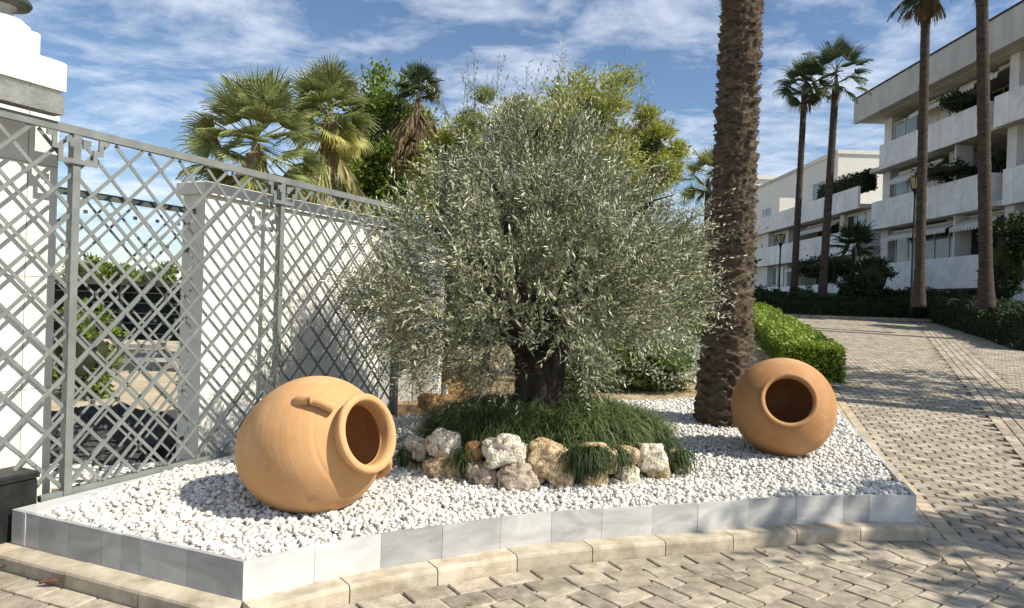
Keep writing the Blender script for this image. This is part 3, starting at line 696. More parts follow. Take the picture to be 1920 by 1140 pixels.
# ------------------------------------------------------------------ big palm trunk
pb = G(1345, 800, .30); PX, PY = 2.60, 8.35
palm = empty('palm_tree', (PX, PY, .28), 'thick rough brown palm trunk rising out of frame behind the round pot', 'palm', 'palm trees')
def palm_trunk(h, rf, lean, n=84, rowh=.135, step=.014, amp=.075, seed=0):
    zs_ = np.arange(0, h, step); V = np.zeros((len(zs_), n, 3)); th = np.arange(n)/n*2*PI
    for i, z in enumerate(zs_):
        r0 = rf(z)
        for k in range(n):
            a = th[k]; ph = z/rowh+.55*noise.noise(Vector((math.cos(a)*2.2, math.sin(a)*2.2, z*3+seed)))*1.6+.33*((k*7//n) % 2)
            s = ph % 1.0
            rid = (s**1.6)*amp*(.65+.7*noise.noise(Vector((math.cos(a)*5, math.sin(a)*5, int(ph)*1.7+seed))))
            fine = .012*noise.noise(Vector((math.cos(a)*9, math.sin(a)*9, z*25)))+.008*noise.noise(Vector((math.cos(a)*28, math.sin(a)*28, z*16)))
            r = r0+rid+fine
            V[i, k] = (lean*z+r*math.cos(a), r*math.sin(a), z)
    m_ = len(zs_); i_, k_ = np.meshgrid(np.arange(m_-1), np.arange(n), indexing='ij'); k2 = (k_+1) % n
    Fc = np.stack([i_*n+k_, i_*n+k2, (i_+1)*n+k2, (i_+1)*n+k_], -1).reshape(-1, 4); return V.reshape(-1, 3), Fc
rf = lambda z: float(np.interp(z, [0, .25, .7, 1.2, 2.0, 3.5, 6, 9], [.285, .315, .285, .255, .235, .215, .205, .195]))
V, Fc = palm_trunk(8.6, rf, .008); npmesh('trunk', V, Fc, m_palmbark, palm, True)
# fibre bristles on the trunk
n = 2600; z = RNG.random(n)**1.25*6.3; a = RNG.random(n)*2*PI; rr = np.array([rf(t) for t in z])+.025
p = np.stack([.008*z+rr*np.cos(a), rr*np.sin(a), z], 1); d = np.stack([np.cos(a), np.sin(a), RNG.normal(size=n)*.5+.35], 1)+RNG.normal(size=(n, 3))*.45
V, Fc = leaf_quads(p, d, .02+.03*RNG.random(n), .010+.008*RNG.random(n)); npmesh('leaf_scars', V, Fc, m_palmbark, palm)

# ------------------------------------------------------------------ fan palms
def fan(base, d, petl, fl, nseg=26, spread=1.35, droop=.35, wseg=None, roll=0.):
    """one fan leaf: petiole and pleated blade of tapering, drooping segments"""
    d = Vector(d).normalized(); ref = Vector((0, 0, 1)); sd = d.cross(ref)
    if sd.length < .1: sd = Vector((1, 0, 0))
    sd.normalize(); rq = Matrix.Rotation(random.gauss(0, .55), 3, d); sd = rq @ sd; up = sd.cross(d).normalized(); V = []; Fc = []
    c = Vector(base)+d*petl-Vector((0, 0, 1))*(petl*droop*.25)
    w = .012+.006*fl; b0 = Vector(base)
    V += [b0-sd*w, b0+sd*w, c+sd*w*.7, c-sd*w*.7]; Fc.append((0, 1, 2, 3))
    for k in range(nseg):
        a = (k/(nseg-1)-.5)*2*spread; l = fl*(1-.25*abs(a)/spread)*random.uniform(.88, 1.05)
        dd = d*math.cos(a)+sd*math.sin(a)+up*.12*abs(math.sin(a)); dd.normalize()
        pd = (sd*math.cos(a)-d*math.sin(a)).normalized(); ww = (wseg or fl*spread/nseg*.62)
        pts = [c]; cur = c.copy(); e = dd.copy()
        for s in range(4):
            cur = cur+e*(l/4); e = (e+Vector((0, 0, -1))*droop*(.03+.13*s*s)*random.uniform(.7, 1.3)).normalized(); pts.append(cur.copy())
        wd = [.15, .75, .85, .34, .04]; b = len(V); z_ = up*(.012 if k % 2 else -.012)*fl
        for i, p_ in enumerate(pts): V += [p_-pd*ww*wd[i]+z_, p_+pd*ww*wd[i]-z_]
        Fc += [(b+2*i, b+2*i+1, b+2*i+3, b+2*i+2) for i in range(4)]
    return V, Fc
def fan_palm(name, loc, h, label, tr=.16, tm=None, nf=34, petl=.8, fl=.75, yell=0, dead=10, deadlen=1.6, gm=None, lean=(0, 0), grp='fan palms', deadm=None, cone=.95, nseg=24, oldskirt=0, minel=-.5):
    root = empty(name, loc, label, 'palm', grp); tm = tm or m_thin
    pts = [(lean[0]*t, lean[1]*t, h*t) for t in np.linspace(0, 1, 9)]; rad = [tr*(1.35 if i == 0 else 1.0-.02*i) for i in range(9)]
    P_, R_ = lerp_path(pts, rad, 14); R_ = [r*(1+.07*(((i*5) % 7)/7-.5)+random.uniform(-.02, .02)) for i, r in enumerate(R_)]
    R_ = [r*(1-.5*(i > len(R_)-6)) for i, r in enumerate(R_)]; MB().tube(P_, R_, 12).build('trunk', tm, root, True); top = Vector((lean[0], lean[1], h))
    g = MB(); yl = MB(); dmb = MB()
    for i in range(nf):
        el = 1.45-(1.45-minel)*(i/nf)**.9+random.uniform(-.12, .12); a = i*2.399+random.uniform(-.2, .2)
        d = (math.cos(a)*math.cos(el), math.sin(a)*math.cos(el), math.sin(el))
        V, Fc = fan(top+Vector((0, 0, .15*math.sin(el))), d, petl*random.uniform(.8, 1.15), fl*random.uniform(.85, 1.15), nseg, cone*1.35, .55+.75*(i/nf))
        (yl if i >= nf-yell else g).add(V, Fc)
    g.build('fronds', gm or m_fan, root)
    if yell: yl.build('yellow_fronds', m_fanyel, root)
    for i in range(dead):
        a = random.uniform(0, 2*PI); el = random.uniform(-1.5, -.85); t = random.uniform(0, 1)
        d = (math.cos(a)*math.cos(el), math.sin(a)*math.cos(el), math.sin(el))
        V, Fc = fan(top-Vector((0, 0, t*oldskirt)), d, deadlen*.45*random.uniform(.7, 1.1), deadlen*.5, 14, .42, 1.3); dmb.add(V, Fc)
    if dead: dmb.build('dead_fronds', deadm or m_fand, root)
    return root
def palm_at(px, py, D, gz_, **k):
    c = P(px, py, D); return fan_palm('fan_palm', (c.x-k.get('lean', (0, 0))[0], D-k.get('lean', (0, 0))[1], gz_), c.z-gz_, **k)
palm_at(482, 270, 12.5, 0, label='broad fan palm with spreading green fronds above the lattice fence', tr=.22, tm=m_fand, nf=84, petl=.74, fl=.60, yell=14, dead=46, deadlen=1.5, nseg=30, minel=-1.15, deadm=mat('yellowish_dead_frond', (.24, .21, .10), None, island=.5, hue=.03, rough=.8, trans=.2))  # dead fronds in a yellower tone than the default brown
palm_at(618, 212, 14.5, 0, label='tall fan palm with long drooping yellow fronds right of the broad one', tr=.2, tm=m_fand, nf=54, petl=.50, fl=.60, yell=13, dead=50, deadlen=2.2, nseg=24, oldskirt=1.5, deadm=mat('half_dead_frond', (.36, .33, .15), None, island=.5, hue=.03, rough=.8, trans=.2), minel=-.9)
palm_at(785, 172, 17, 0, label='thin fan palm with pale trunk and thick brown skirt of dead fronds', tr=.085, tm=m_pale, nf=26, petl=.22, fl=.50, dead=80, deadlen=1.3, gm=m_fandk, oldskirt=.9, minel=-.1, lean=(.25, 0))
palm_at(1508, 160, 33, 2.0, label='left of the two slim fan palms before the far white flats', tr=.16, nf=30, petl=.65, fl=.85, dead=5, deadlen=1.4, lean=(.2, 0), gm=m_fandk, minel=-.6)
palm_at(1567, 140, 32, 2.0, label='right of the two slim fan palms, its crown touching the roof corner', tr=.18, nf=30, petl=.95, fl=.85, dead=4, deadlen=1.4, lean=(.3, 0), gm=m_fandk, minel=-.6)
palm_at(1735, -48, 24, 1.9, label='tall dark fan palm beside the street lamp with shaggy hanging fronds', tr=.165, nf=34, petl=.75, fl=.8, dead=26, deadlen=1.6, lean=(-.15, 0), gm=m_fandk, minel=-.9, oldskirt=.2)
palm_at(1838, -60, 22.5, 1.9, label='tall dark palm at the right, its trunk crossing the end balcony', tr=.20, nf=30, petl=.5, fl=.6, dead=4, deadlen=1.2, lean=(-.55, 0), gm=m_fandk, minel=-.5)
palm_at(1328, 335, 40, 2.0, label='small distant fan palm just left of the thick palm trunk', tr=.2, nf=26, petl=1.0, fl=1.0, dead=3, deadlen=1.5, gm=m_fan, minel=-.6)
# palm outside the frame whose trunk shades the road
fan_palm('fan_palm', (14.3, 8.0, T(14.3, 8)), 15, 'tall palm beyond the right edge of the road', tr=.22, nf=26, petl=.8, fl=.8, dead=4, grp='fan palms')

# ------------------------------------------------------------------ broadleaf trees and shrubs
def tree(name, c, rad, n, L, Wd, m, label, cat, seed, gz_, trunkr=.15, clumps=60, csize=.2, core=.6, amp=.3, grp=None, hollow=.45):
    root = empty(name, (c[0], c[1], gz_), label, cat, grp); cl = (0, 0, c[2]-gz_)
    if trunkr:
        mb = MB(); mb.tube([(0, 0, 0), (.05, 0, cl[2]*.5), (0, 0, cl[2])], [trunkr*1.3, trunkr, trunkr*.5], 9)
        for i in range(9):
            a = i*2.4; e = Vector((math.cos(a)*rad[0]*.7, math.sin(a)*rad[1]*.7, cl[2]+random.uniform(-.4, .6)*rad[2])); s = Vector((0, 0, cl[2]*random.uniform(.45, .9)))
            mb.tube([s, s.lerp(e, .5)+Vector((0, 0, .1)), e], [trunkr*.45, trunkr*.28, trunkr*.1], 6)
        mb.build('trunk', m_bark, root, True)
    V, Fc = blob_leaves(cl, rad, n, L, Wd, seed, amp, .1, clumps, csize, hollow); npmesh('crown', V, Fc, m, root)
    if core: core_blob('shade_core', cl, rad, seed, m_core, root, core, amp)  # solid dark core standing in for shade between the leaves
    return root
c = P(728, 300, 20); tree('broadleaf_tree', c, (1.75, 1.5, 2.0), 26000, .12, .07, m_dgreen, 'dense dark green tree behind the thin palm with the brown skirt', 'tree', 3, 0, .2, 90, .20, .78)
c = P(1078, 292, 13.5); tree('pepper_tree', c, (1.32, 1.2, 1.60), 32000, .11, .028, m_pepper, 'airy yellow green tree showing above and behind the olive crown', 'tree', 5, .3, .1, 90, .19, .62, .22, hollow=.5)
c = P(1208, 300, 13.8); tree('pepper_tree', c, (.72, .6, .80), 18000, .10, .028, m_pepper, 'small rounded yellow green crown right of the airy tree behind the olive', 'tree', 8, .3, .06, 30, .26, .6, .22)
c = P(925, 250, 13); tree('pepper_tree', c, (.7, .5, .95), 8000, .10, .02, mat('greygreen_leaf', (.26, .30, .13), None, island=.4, hue=.02, trans=.3), 'loose grey green treetop left of the airy yellow tree', 'tree', 11, .3, .06, 20, .22, 0, .3)
c = P(850, 330, 16); tree('broadleaf_tree', c, (.9, .8, 1.3), 7000, .12, .05, m_pepper, 'sunlit yellow green tree between the thin palm and the olive', 'tree', 14, .2, .1, 30, .24, .55)
c = P(640, 400, 18.5); tree('shrub', (c.x, c.y, 1.9), (1.8, 1, 1.8), 12000, .13, .06, m_dgreen, 'green shrub filling the gap behind the white wall', 'shrub', 17, 0, .08, 40, .24, .7)
for i, (px, py, D, w, h, lb) in enumerate(((180, 512, 34, 1.4, 1.1, 'dark distant tree seen low through the lattice at left'), (225, 518, 31, .9, .8, 'middle distant tree seen low through the lattice'), (300, 520, 30, .9, .9, 'bright distant tree seen through the lattice beside the grey post'))):
    c = P(px, py, D); tree('broadleaf_tree', (c.x, c.y, c.z-.3), (w, w, h), 3500, .16, .09, m_dgreen, lb, 'tree', 30+i, .1, .08, 24, .24, .7, grp='distant trees through the lattice')
# variegated ground cover behind the olive
for i, (px, D, w, h, lb) in enumerate(((1085, 11.6, .8, .62, 'leftmost clump of pale variegated shrubs behind the olive trunk'), (1165, 11.9, .8, .64, 'second clump of pale variegated shrubs behind the olive'), (1240, 11.6, .75, .62, 'bright variegated clump directly left of the thick palm trunk'), (1290, 13.4, .9, .95, 'taller variegated clump close to the palm trunk'), (1200, 13.9, 1.0, .75, 'back clump of variegated shrubs under the olive crown'), (1120, 14.2, 1.0, .7, 'rear left clump of variegated shrubs under the olive crown'))):
    x = (px-960)/F*D+.05; g_ = .24+.06*(D-8); root = empty('variegated_shrub', (x, D, g_), lb, 'shrub', 'variegated shrubs behind the olive')
    V, Fc = blob_leaves((0, 0, h*.45), (w, .6, h*.62), 3400, .085, .045, i+40, .25, .4, 34, .26); npmesh('leaves', V, Fc, m_var, root)
    V, Fc = blob_leaves((0, 0, h*.5), (w*1.02, .62, h*.66), 2600, .07, .035, i+40, .25, .6, 34, .26); npmesh('pale_leaves', V, Fc, m_varw, root)
    core_blob('shade_core', (0, 0, h*.4), (w, .6, h*.6), i+40, m_core, root, .66)  # dark core, shade put in as colour
mb = MB(); pts = [(-.6, 8.9), (1.5, 11.2), (E0.x-.1, 11.5), (XL(16)-.4, 16), (XL(30)-.4, 30), (-1, 30), (-1.3, 9.2)]
gV = []; gF = []
def flower_test(x, y): return x > -1.2 and x < XL(y)-.45 and y > 9.5
o = sheet('flower_bed_soil', -1.5, 13, 9, 30, .20, mat('tan_soil', (.26, .19, .10), (.50, .40, .25), 6, .95, .5, 40), flower_test, .2); tag(o, kind='structure')
# fresh green hedge beside the road
def hedge_box(name, p0, p1, w, h, n, L, m, label, grp, zf, top=None, seed=0, flat=.0, lumps=.06, corem=None, wd=.6):
    p0 = Vector(p0); p1 = Vector(p1); d = (p1-p0); l = d.length; d.normalize(); s = Vector((d.y, -d.x)); root = empty(name, (p0.x, p0.y, zf(p0.x, p0.y)), label, 'hedge', grp)
    o3 = root.location.copy(); V = []; Fc = []; nx = max(4, int(l/.4)); prof = [(-.5, 0), (-.5, .5), (-.47, .9), (-.36, .99), (0, 1.0), (.36, .99), (.47, .9), (.5, .5), (.5, 0)]
    def surf(u, k, f=0.0, infl=0.):
        a, b = prof[k]; 
        if k < len(prof)-1: a = a+(prof[k+1][0]-a)*f; b = b+(prof[k+1][1]-b)*f
        q = p0.to_3d()+d.to_3d()*(u*l); nn = noise.noise(Vector((u*l*.9, k*.8, seed)))*lumps*3+noise.noise(Vector((u*l*3, k*2, seed)))*lumps*1.5
        ff = 1+infl; qq = q+s.to_3d()*(a*w*ff*(1+nn)); return Vector((qq.x, qq.y, zf(qq.x, qq.y)+b*h*ff*(1+nn)))-o3
    for i in range(nx+1):
        for k in range(len(prof)): V.append(surf(i/nx, k, 0, -.09))
    m_ = len(prof)
    for i in range(nx):
        for k in range(m_-1): Fc.append((i*m_+k, (i+1)*m_+k, (i+1)*m_+k+1, i*m_+k+1))
    b = len(V); V += [V[k].copy() for k in range(m_)]; mbh = MB().add(V, Fc); mbh.f.append(tuple(range(m_))[::-1]); mbh.f.append(tuple(nx*m_+k for k in range(m_))); mbh.build('shade_core', corem or m_core, root)  # hedge core coloured dark in place of inner shade
    pts = np.zeros((n, 3)); dr = np.zeros((n, 3))
    for i in range(n):
        endf = random.random()
        if endf < .10:       # near end face
            a = random.uniform(-.5, .5); bq = random.random(); q = p0+s*(a*w); pts[i] = (Vector((q.x, q.y, zf(q.x, q.y)+bq*h*.97))-o3+Vector((-d.x, -d.y, 0))*random.uniform(-.05, .05)*1.0)[:]; dr[i] = (-d.x, -d.y, .3)
        else:
            u = random.random()**1.25; k = random.choice((0, 1, 2, 3, 3, 4, 4, 5, 6, 7)); k = min(k, m_-2); f = random.random(); p_ = surf(u, k, f, random.gauss(-.01, .03)); pts[i] = p_[:]; a = prof[k][0]; dr[i] = (s.x*a*2, s.y*a*2, .7)
    V, Fc = leaf_quads(pts, dr+RNG.normal(size=(n, 3))*.6, L*(.6+.8*RNG.random(n)), L*wd*(.6+.7*RNG.random(n))); npmesh('leaves', V, Fc, m, root); return root
gzf = lambda x, y: T(x, y)+.12
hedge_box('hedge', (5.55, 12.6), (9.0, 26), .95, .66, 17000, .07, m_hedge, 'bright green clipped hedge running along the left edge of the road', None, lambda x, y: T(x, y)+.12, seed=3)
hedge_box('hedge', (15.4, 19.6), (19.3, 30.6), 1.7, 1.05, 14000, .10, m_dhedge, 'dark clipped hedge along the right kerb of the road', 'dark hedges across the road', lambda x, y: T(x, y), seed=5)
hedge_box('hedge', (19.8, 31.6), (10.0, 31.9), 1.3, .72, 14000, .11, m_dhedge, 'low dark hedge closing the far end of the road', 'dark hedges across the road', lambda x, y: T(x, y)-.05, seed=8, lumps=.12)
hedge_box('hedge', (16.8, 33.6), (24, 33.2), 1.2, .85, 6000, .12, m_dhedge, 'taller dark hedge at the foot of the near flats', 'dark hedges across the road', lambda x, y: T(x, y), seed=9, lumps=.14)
# dark planting in front of the flats
def bush(px, py, D, rx, rz, lb, n=2500, m=m_dhedge, L=.18, nm='bush', gz_=None):
    c = P(px, py, D); tree(nm, c, (rx, rx, rz), n, L, L*.45, m, lb, 'bush', px*.1, c.z-rz*.9, 0, 26, .25, .72, .25, 'dark bushes in front of the flats')
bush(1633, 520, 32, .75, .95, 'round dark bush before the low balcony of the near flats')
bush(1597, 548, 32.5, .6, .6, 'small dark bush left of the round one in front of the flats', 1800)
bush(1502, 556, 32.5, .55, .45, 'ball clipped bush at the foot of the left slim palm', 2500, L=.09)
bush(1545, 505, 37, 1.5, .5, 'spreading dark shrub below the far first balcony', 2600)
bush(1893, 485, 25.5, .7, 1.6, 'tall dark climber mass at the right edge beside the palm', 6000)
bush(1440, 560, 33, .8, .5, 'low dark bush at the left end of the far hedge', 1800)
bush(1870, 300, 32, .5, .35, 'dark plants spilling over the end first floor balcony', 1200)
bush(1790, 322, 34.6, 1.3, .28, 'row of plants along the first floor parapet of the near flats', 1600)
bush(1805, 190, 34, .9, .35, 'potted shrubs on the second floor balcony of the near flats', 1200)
fan_palm('fan_palm', (P(1600, 470, 33).x, 33, 2.0), P(1605, 462, 33).z-2.0, 'short dark palm with arching fronds before the far flats', tr=.1, nf=24, petl=.5, fl=.9, dead=0, gm=m_dhedge, minel=-.4, nseg=12)
# leafy tree outside the frame at right that dapples the foreground paving
tree('broadleaf_tree', (9.7, 2.6, 5.7), (1.7, 1.5, 1.2), 4200, .16, .09, m_dgreen, 'leafy tree beyond the right edge of the picture', 'tree', 71, 0, .14, 34, .22, 0)
tree('broadleaf_tree', (14.6, 10.0, 7.6), (1.7, 2.2, 1.3), 4200, .18, .10, m_dgreen, 'second leafy tree beyond the right edge by the road', 'tree', 73, .6, .14, 34, .22, 0)

# ------------------------------------------------------------------ fence, gate, pillar, wall
fence = empty('lattice_fence', FF(0, 0, .26), 'grey metal lattice fence panels standing along the left side of the bed', 'fence')
finv = Matrix.Translation(-FF(0, 0, .26))
def fpart(mb, name, m=m_fence, parent=fence, inv=finv, smooth=False):
    mb.v = [tuple(inv @ Vector(v)) for v in mb.v]; return mb.build(name, m, parent, smooth)
def lattice(t0, t1, z0, z1, n, pitch, w=.024, th=.007, zref=None):
    mb = MB()
    for sg, nn in ((1, n+.006), (-1, n-.006)):
        phase = sg*(z0-(z0 if zref is None else zref)); phase -= math.floor(phase/pitch)*pitch
        c = math.floor((t0-(z1-z0))/pitch)*pitch-pitch*2+phase
        while c < t1+(z1-z0)+pitch:
            # line t = c + sg*(z-z0)
            if sg == 1: ta, tb = c, c+(z1-z0)
            else: ta, tb = c, c-(z1-z0)
            za, zb = z0, z1; lo_, hi_ = 0., 1.
            dt = tb-ta
            for lim, s in ((t0, 1), (t1, -1)):
                fa = s*(ta-lim); fb = s*(tb-lim)
                if fa < 0 and fb < 0: lo_ = 2; break
                if fa < 0: lo_ = max(lo_, fa/(fa-fb))
                elif fb < 0: hi_ = min(hi_, fa/(fa-fb))
            if lo_ < hi_-.01:
                a = FF(ta+dt*lo_, nn, za+(zb-za)*lo_); b = FF(ta+dt*hi_, nn, za+(zb-za)*hi_); mb.bar(a, b, th, w, (b-a).cross(fn))
            c += pitch
    return mb
FZ0, FZ1 = .33, 2.70
spans = [(.025, 1.925), (1.975, 3.87)]
for s0, s1 in spans:
    fpart(lattice(s0, s1, FZ0, FZ1, 0, .2665), 'lattice_panel')
ml = lattice(-1.9, -.19, .53, FZ1, 0, .2665, zref=FZ0); m2_ = lattice(-.189, -.025, FZ0, FZ1, 0, .2665); ml.add(m2_.v, m2_.f); fpart(ml, 'lattice_panel')
def fbox(t0, t1, n0, n1, z0, z1): return MB().box(t0, t1, n0, n1, z0, z1, FF)
fpart(fbox(-1.95, 3.97, -.022, .022, 2.71, 2.765), 'top_rail'); fpart(fbox(-.17, 3.888, -.02, .02, .285, .325), 'bottom_rail')
for t in (0, 1.95): fpart(fbox(t-.026, t+.026, -.028, .028, .22, 2.705), 'post')
fpart(fbox(3.89, 3.96, -.04, .04, .22, 2.705), 'post')
for t in (0, 1.95, 3.78):
    mb = MB(); w = .024
    def bb(a, b, c, d): mb.box(t+a, t+b, .030, .042, 2.71+c, 2.71+d, FF)
    bb(-.135, .135, -.20, -.168)
    for s in (-1, 1):
        for (a, b, c, d) in ((.103, .135, -.168, -.12), (.103, .175, -.12, -.088), (.143, .175, -.088, -.045), (.143, .21, -.045, -.012), (.03, .06, -.09, -.03), (.06, .085, -.065, -.03)):
            bb(min(s*a, s*b), max(s*a, s*b), c, d)
    bb(-.03, .03, -.14, -.05) if False else None
    fpart(mb, 'fretwork_bracket')
# overhead guide box
gb = empty('guide_beam', FF(-.85, .05, 2.80), 'weathered grey box beam across the top of the fence at the white pillar', 'beam'); gi = Matrix.Translation(-FF(-.85, .05, 2.80))
fpart(fbox(-1.75, -.13, -.03, .075, 2.80, 2.925), 'beam_body', mat('weathered_beam', (.14, .15, .14), (.26, .265, .25), 8, .7, .3, 40), gb, gi)
# gate behind the opening
gate = empty('lattice_gate', FF(.1, -.33, .18), 'second dark grey lattice gate with studs behind the fence, between pillar and wall', 'gate'); gti = Matrix.Translation(-FF(.1, -.33, .18))
fpart(lattice(.10, 1.28, .24, 2.34, -.33, .20, .018, .006), 'lattice_panel', m_fence, gate, gti)
fpart(fbox(.02, 1.33, -.35, -.31, 2.345, 2.39), 'top_rail', m_dmetal, gate, gti); fpart(fbox(.02, 1.3, -.35, -.31, .19, .235), 'bottom_rail', m_dmetal, gate, gti)
fpart(fbox(1.30, 1.36, -.36, -.30, .15, 2.36), 'post', m_dmetal, gate, gti); fpart(fbox(.03, .08, -.36, -.30, .15, 2.36), 'post', m_dmetal, gate, gti)
studs = []
for i in range(0, 7):
    for j in range(0, 12):
        t = .10+i*.20-(.0 if j % 2 == 0 else .1); z = .24+j*.1*2
        if .12 < t < 1.26 and z < 2.3: studs.append(gti @ FF(t, -.312, z))
st0 = None
for q_ in studs:
    if st0 is None: st0 = MB().box(-.013, .013, -.006, .006, -.013, .013, lambda a, b, c: ft*a+fn*b+Vector((0, 0, c))).build('stud', m_dmetal, gate); st0.location = q_
    else: c_ = st0.copy(); C.objects.link(c_); c_.parent = gate; c_.location = q_
# white pillar with stepped cap
pil = empty('gate_pillar', FF(-.6, -.6, 0), 'white gate pillar with stepped cap behind the left end of the fence', 'pillar'); pi_ = Matrix.Translation(-FF(-.6, -.6, 0))
fpart(fbox(-.80, .02, -.82, -.20, .1, 3.02), 'shaft', m_white, pil, pi_)
fpart(MB().box(-.82, .045, -.84, -.175, 3.022, 3.22, FF, .012), 'cornice', m_white, pil, pi_)
fpart(MB().box(-.70, -.09, -.74, -.25, 3.222, 3.385, FF, .008), 'cap_block', m_white, pil, pi_)
fpart(MB().box(-.66, -.13, -.70, -.29, 3.387, 3.44, FF, .03), 'cap_top', m_white, pil, pi_)
fpart(fbox(-.81, .03, -.83, -.19, .1, .36), 'plinth', m_white, pil, pi_)
mb = MB(); mb.box(-.18, -.174, -.2035, -.1985, .37, 3.02, FF)
for z in (1.0, 1.75, 2.5): mb.box(-.80, .02, -.2035, -.1985, z, z+.005, FF)
fpart(mb, 'joint_line', mat('joint_grey', (.34, .33, .29)), pil, pi_)
lc = FF(-.22, -.44, 3.44); gl = empty('globe_lamp', lc, 'glass globe lamp with dark collar on top of the white pillar', 'lamp')
MB().lathe([(0, .12), (.02, .12), (.03, .06), (.08, .055), (.09, .075), (.11, .08)], 32).build('stem', mat('lamp_stem', (.42, .42, .40)), gl, True)
MB().lathe([(.105, .07), (.11, .15), (.135, .165), (.16, .15), (.165, .06)], 32).build('collar', m_dmetal, gl, True)
gm = bpy.data.materials.new('globe_glass'); gm.use_nodes = True; b_ = gm.node_tree.nodes['Principled BSDF']; b_.inputs['Transmission Weight'].default_value = .75; b_.inputs['Roughness'].default_value = .05; b_.inputs['Base Color'].default_value = (.9, .9, .85, 1)
MB().lathe([(.15+.25*(1-math.cos(t)), .25*math.sin(t)+.002) for t in np.linspace(.35, PI, 24)], 40).build('globe', gm, gl, True)
# white wall behind the fence
wl_ = empty('white_wall', FF(1.26, -.3, .1), 'white rendered wall with coping and lattice shadows behind the fence', 'wall'); wi = Matrix.Translation(-FF(1.26, -.3, .1))
fpart(fbox(1.27, 3.90, -.46, -.20, .1, 2.51), 'wall_body', m_whitestain, wl_, wi)
fpart(MB().box(1.23, 3.94, -.50, -.165, 2.512, 2.62, FF, .01), 'coping', m_white, wl_, wi)
mb = MB()
for z in (1.02,): mb.box(1.27, 3.90, -.2035, -.1985, z, z+.005, FF)
fpart(mb, 'joint_line', MATS['joint_grey'] if 'joint_grey' in MATS else m_facade, wl_, wi)
pr_ = empty('white_pier', (P(790, 700, 9.0).x, 9.0, .1), 'white pier with a beige recessed panel just right of the fence end', 'pier'); x0 = P(752, 700, 9.0).x; x1 = P(822, 700, 9.0).x; xx = pr_.location.x
MB().box(x0-xx-.4, x1-xx, 0, .4, 0, 2.35, None).build('pier_body', m_white, pr_)
MB().box(x0-xx-.42, x1-xx+.02, -.02, .42, 2.352, 2.44, None, .01).build('coping', m_white, pr_)
MB().box(x0-xx+.16, x1-xx-.12, -.006, -.002, .25, 1.15).build('recessed_panel', mat('beige_panel', (.50, .46, .36), (.58, .54, .44), 3, .9), pr_)
# gate motor box
mr = empty('motor_box', FF(-.5, 0, .08), 'black green metal box at the left end of the marble edging', 'box'); mi = Matrix.Translation(-FF(-.5, 0, .08))
fpart(MB().box(-.85, -.205, -.20, .032, .06, .46, FF, .008), 'housing', m_green, mr, mi); fpart(MB().box(-.86, -.195, -.21, .042, .462, .505, FF, .012), 'lid', m_green, mr, mi)
# rubble pile and courtyard things
rp = G(225, 860, .15); pile_m = mat('dark_rubble', (.03, .03, .03), (.09, .085, .08), 30, .95, 1.0, 60)
rb = npmesh('lava_mound', *(lambda V, Fc: (np.array([[v[0]*1.25*(1+.3*noise.noise(Vector(v)*3)), v[1]*.75*(1+.3*noise.noise(Vector(v)*3)), max(-.05, v[2]*.33*(1+.5*noise.noise(Vector(v)*4)+.25*noise.noise(Vector(v)*12)))] for v in V]), Fc))(*ICO[4]), pile_m, None, False)
rb.location = (-4.0, 6.75, .12); tag(rb, 'heap of black lava rubble on the courtyard floor behind the lattice', 'rubble heap')
x = RNG.random(1500)*3-5; y = RNG.random(1500)*1.4+5.3; V0, F0 = ICO[1]; k = inpoly(x, y, np.array([[p.x, p.y] for p in (FF(-.1, -.3, 0), FF(1.25, -.42, 0), FF(1.4, -1.6, 0), FF(0, -1.6, 0))])); x, y = x[k], y[k]; n = len(x)
npmesh('pale_pebbles', (V0[None]*(.03+.02*RNG.random((n, 1, 1)))*np.array([1, 1, .7])+np.stack([x, y, np.full(n, .16)], 1)[:, None]).reshape(-1, 3), (F0[None]+(np.arange(n)*12)[:, None, None]).reshape(-1, 3), m_gravel)
tag(bpy.data.objects['pale_pebbles'], 'pale pebbles on the courtyard floor behind the gate', 'gravel', kind='stuff')
x = RNG.normal(size=1600)*.5-4.0; y = RNG.normal(size=1600)*.32+6.7; n = 1600; hz = .12+.36*np.exp(-((x+4)**2/.9+(y-6.75)**2/.4))
npmesh('lava_rubble', (V0[None]*(.025+.035*RNG.random((n, 1, 1)))+np.stack([x, y, hz], 1)[:, None]).reshape(-1, 3), (F0[None]+(np.arange(n)*12)[:, None, None]).reshape(-1, 3), pile_m)
tag(bpy.data.objects['lava_rubble'], 'loose black lava stones scattered over the heap behind the lattice', 'rubble', kind='stuff')
sc = empty('shade_screen', (-6.7, 15, .15), 'dark green shade screen on posts seen through the lattice', 'screen')
MB().box(-3.6, 2.2, 0, .06, .42, 1.58).build('screen_cloth', mat('screen_cloth', (.006, .012, .010), (.014, .024, .020), 3, .9), sc)
MB().box(-3.8, 2.4, -.5, .8, 1.60, 1.68).build('roof_edge', m_dmetal, sc)
for xq in (-3.6, -1.7, .3, 2.2): MB().box(xq-.04, xq+.04, -.1, -.02, 0, 1.59).build('post', m_dmetal, sc)
mb = MB()
for i in range(5): mb.box(-3.6, 2.2, -.012, -.004, .55+i*.22, .565+i*.22)
mb.build('cable', mat('cable_grey', (.25, .27, .25)), sc)
lr = empty('low_railing', (-6.3, 12.9, .15), 'low pale railing on short posts at the back of the courtyard', 'railing')
for z in (.18, .42): MB().box(-3, 2.3, -.03, .03, z, z+.07).build('rail', mat('rail_pale', (.55, .53, .46)), lr)
for xq in (-2.8, -1.5, -.2, 1.1, 2.2): MB().box(xq-.04, xq+.04, .031, .09, 0, .5).build('post', m_dmetal, lr)
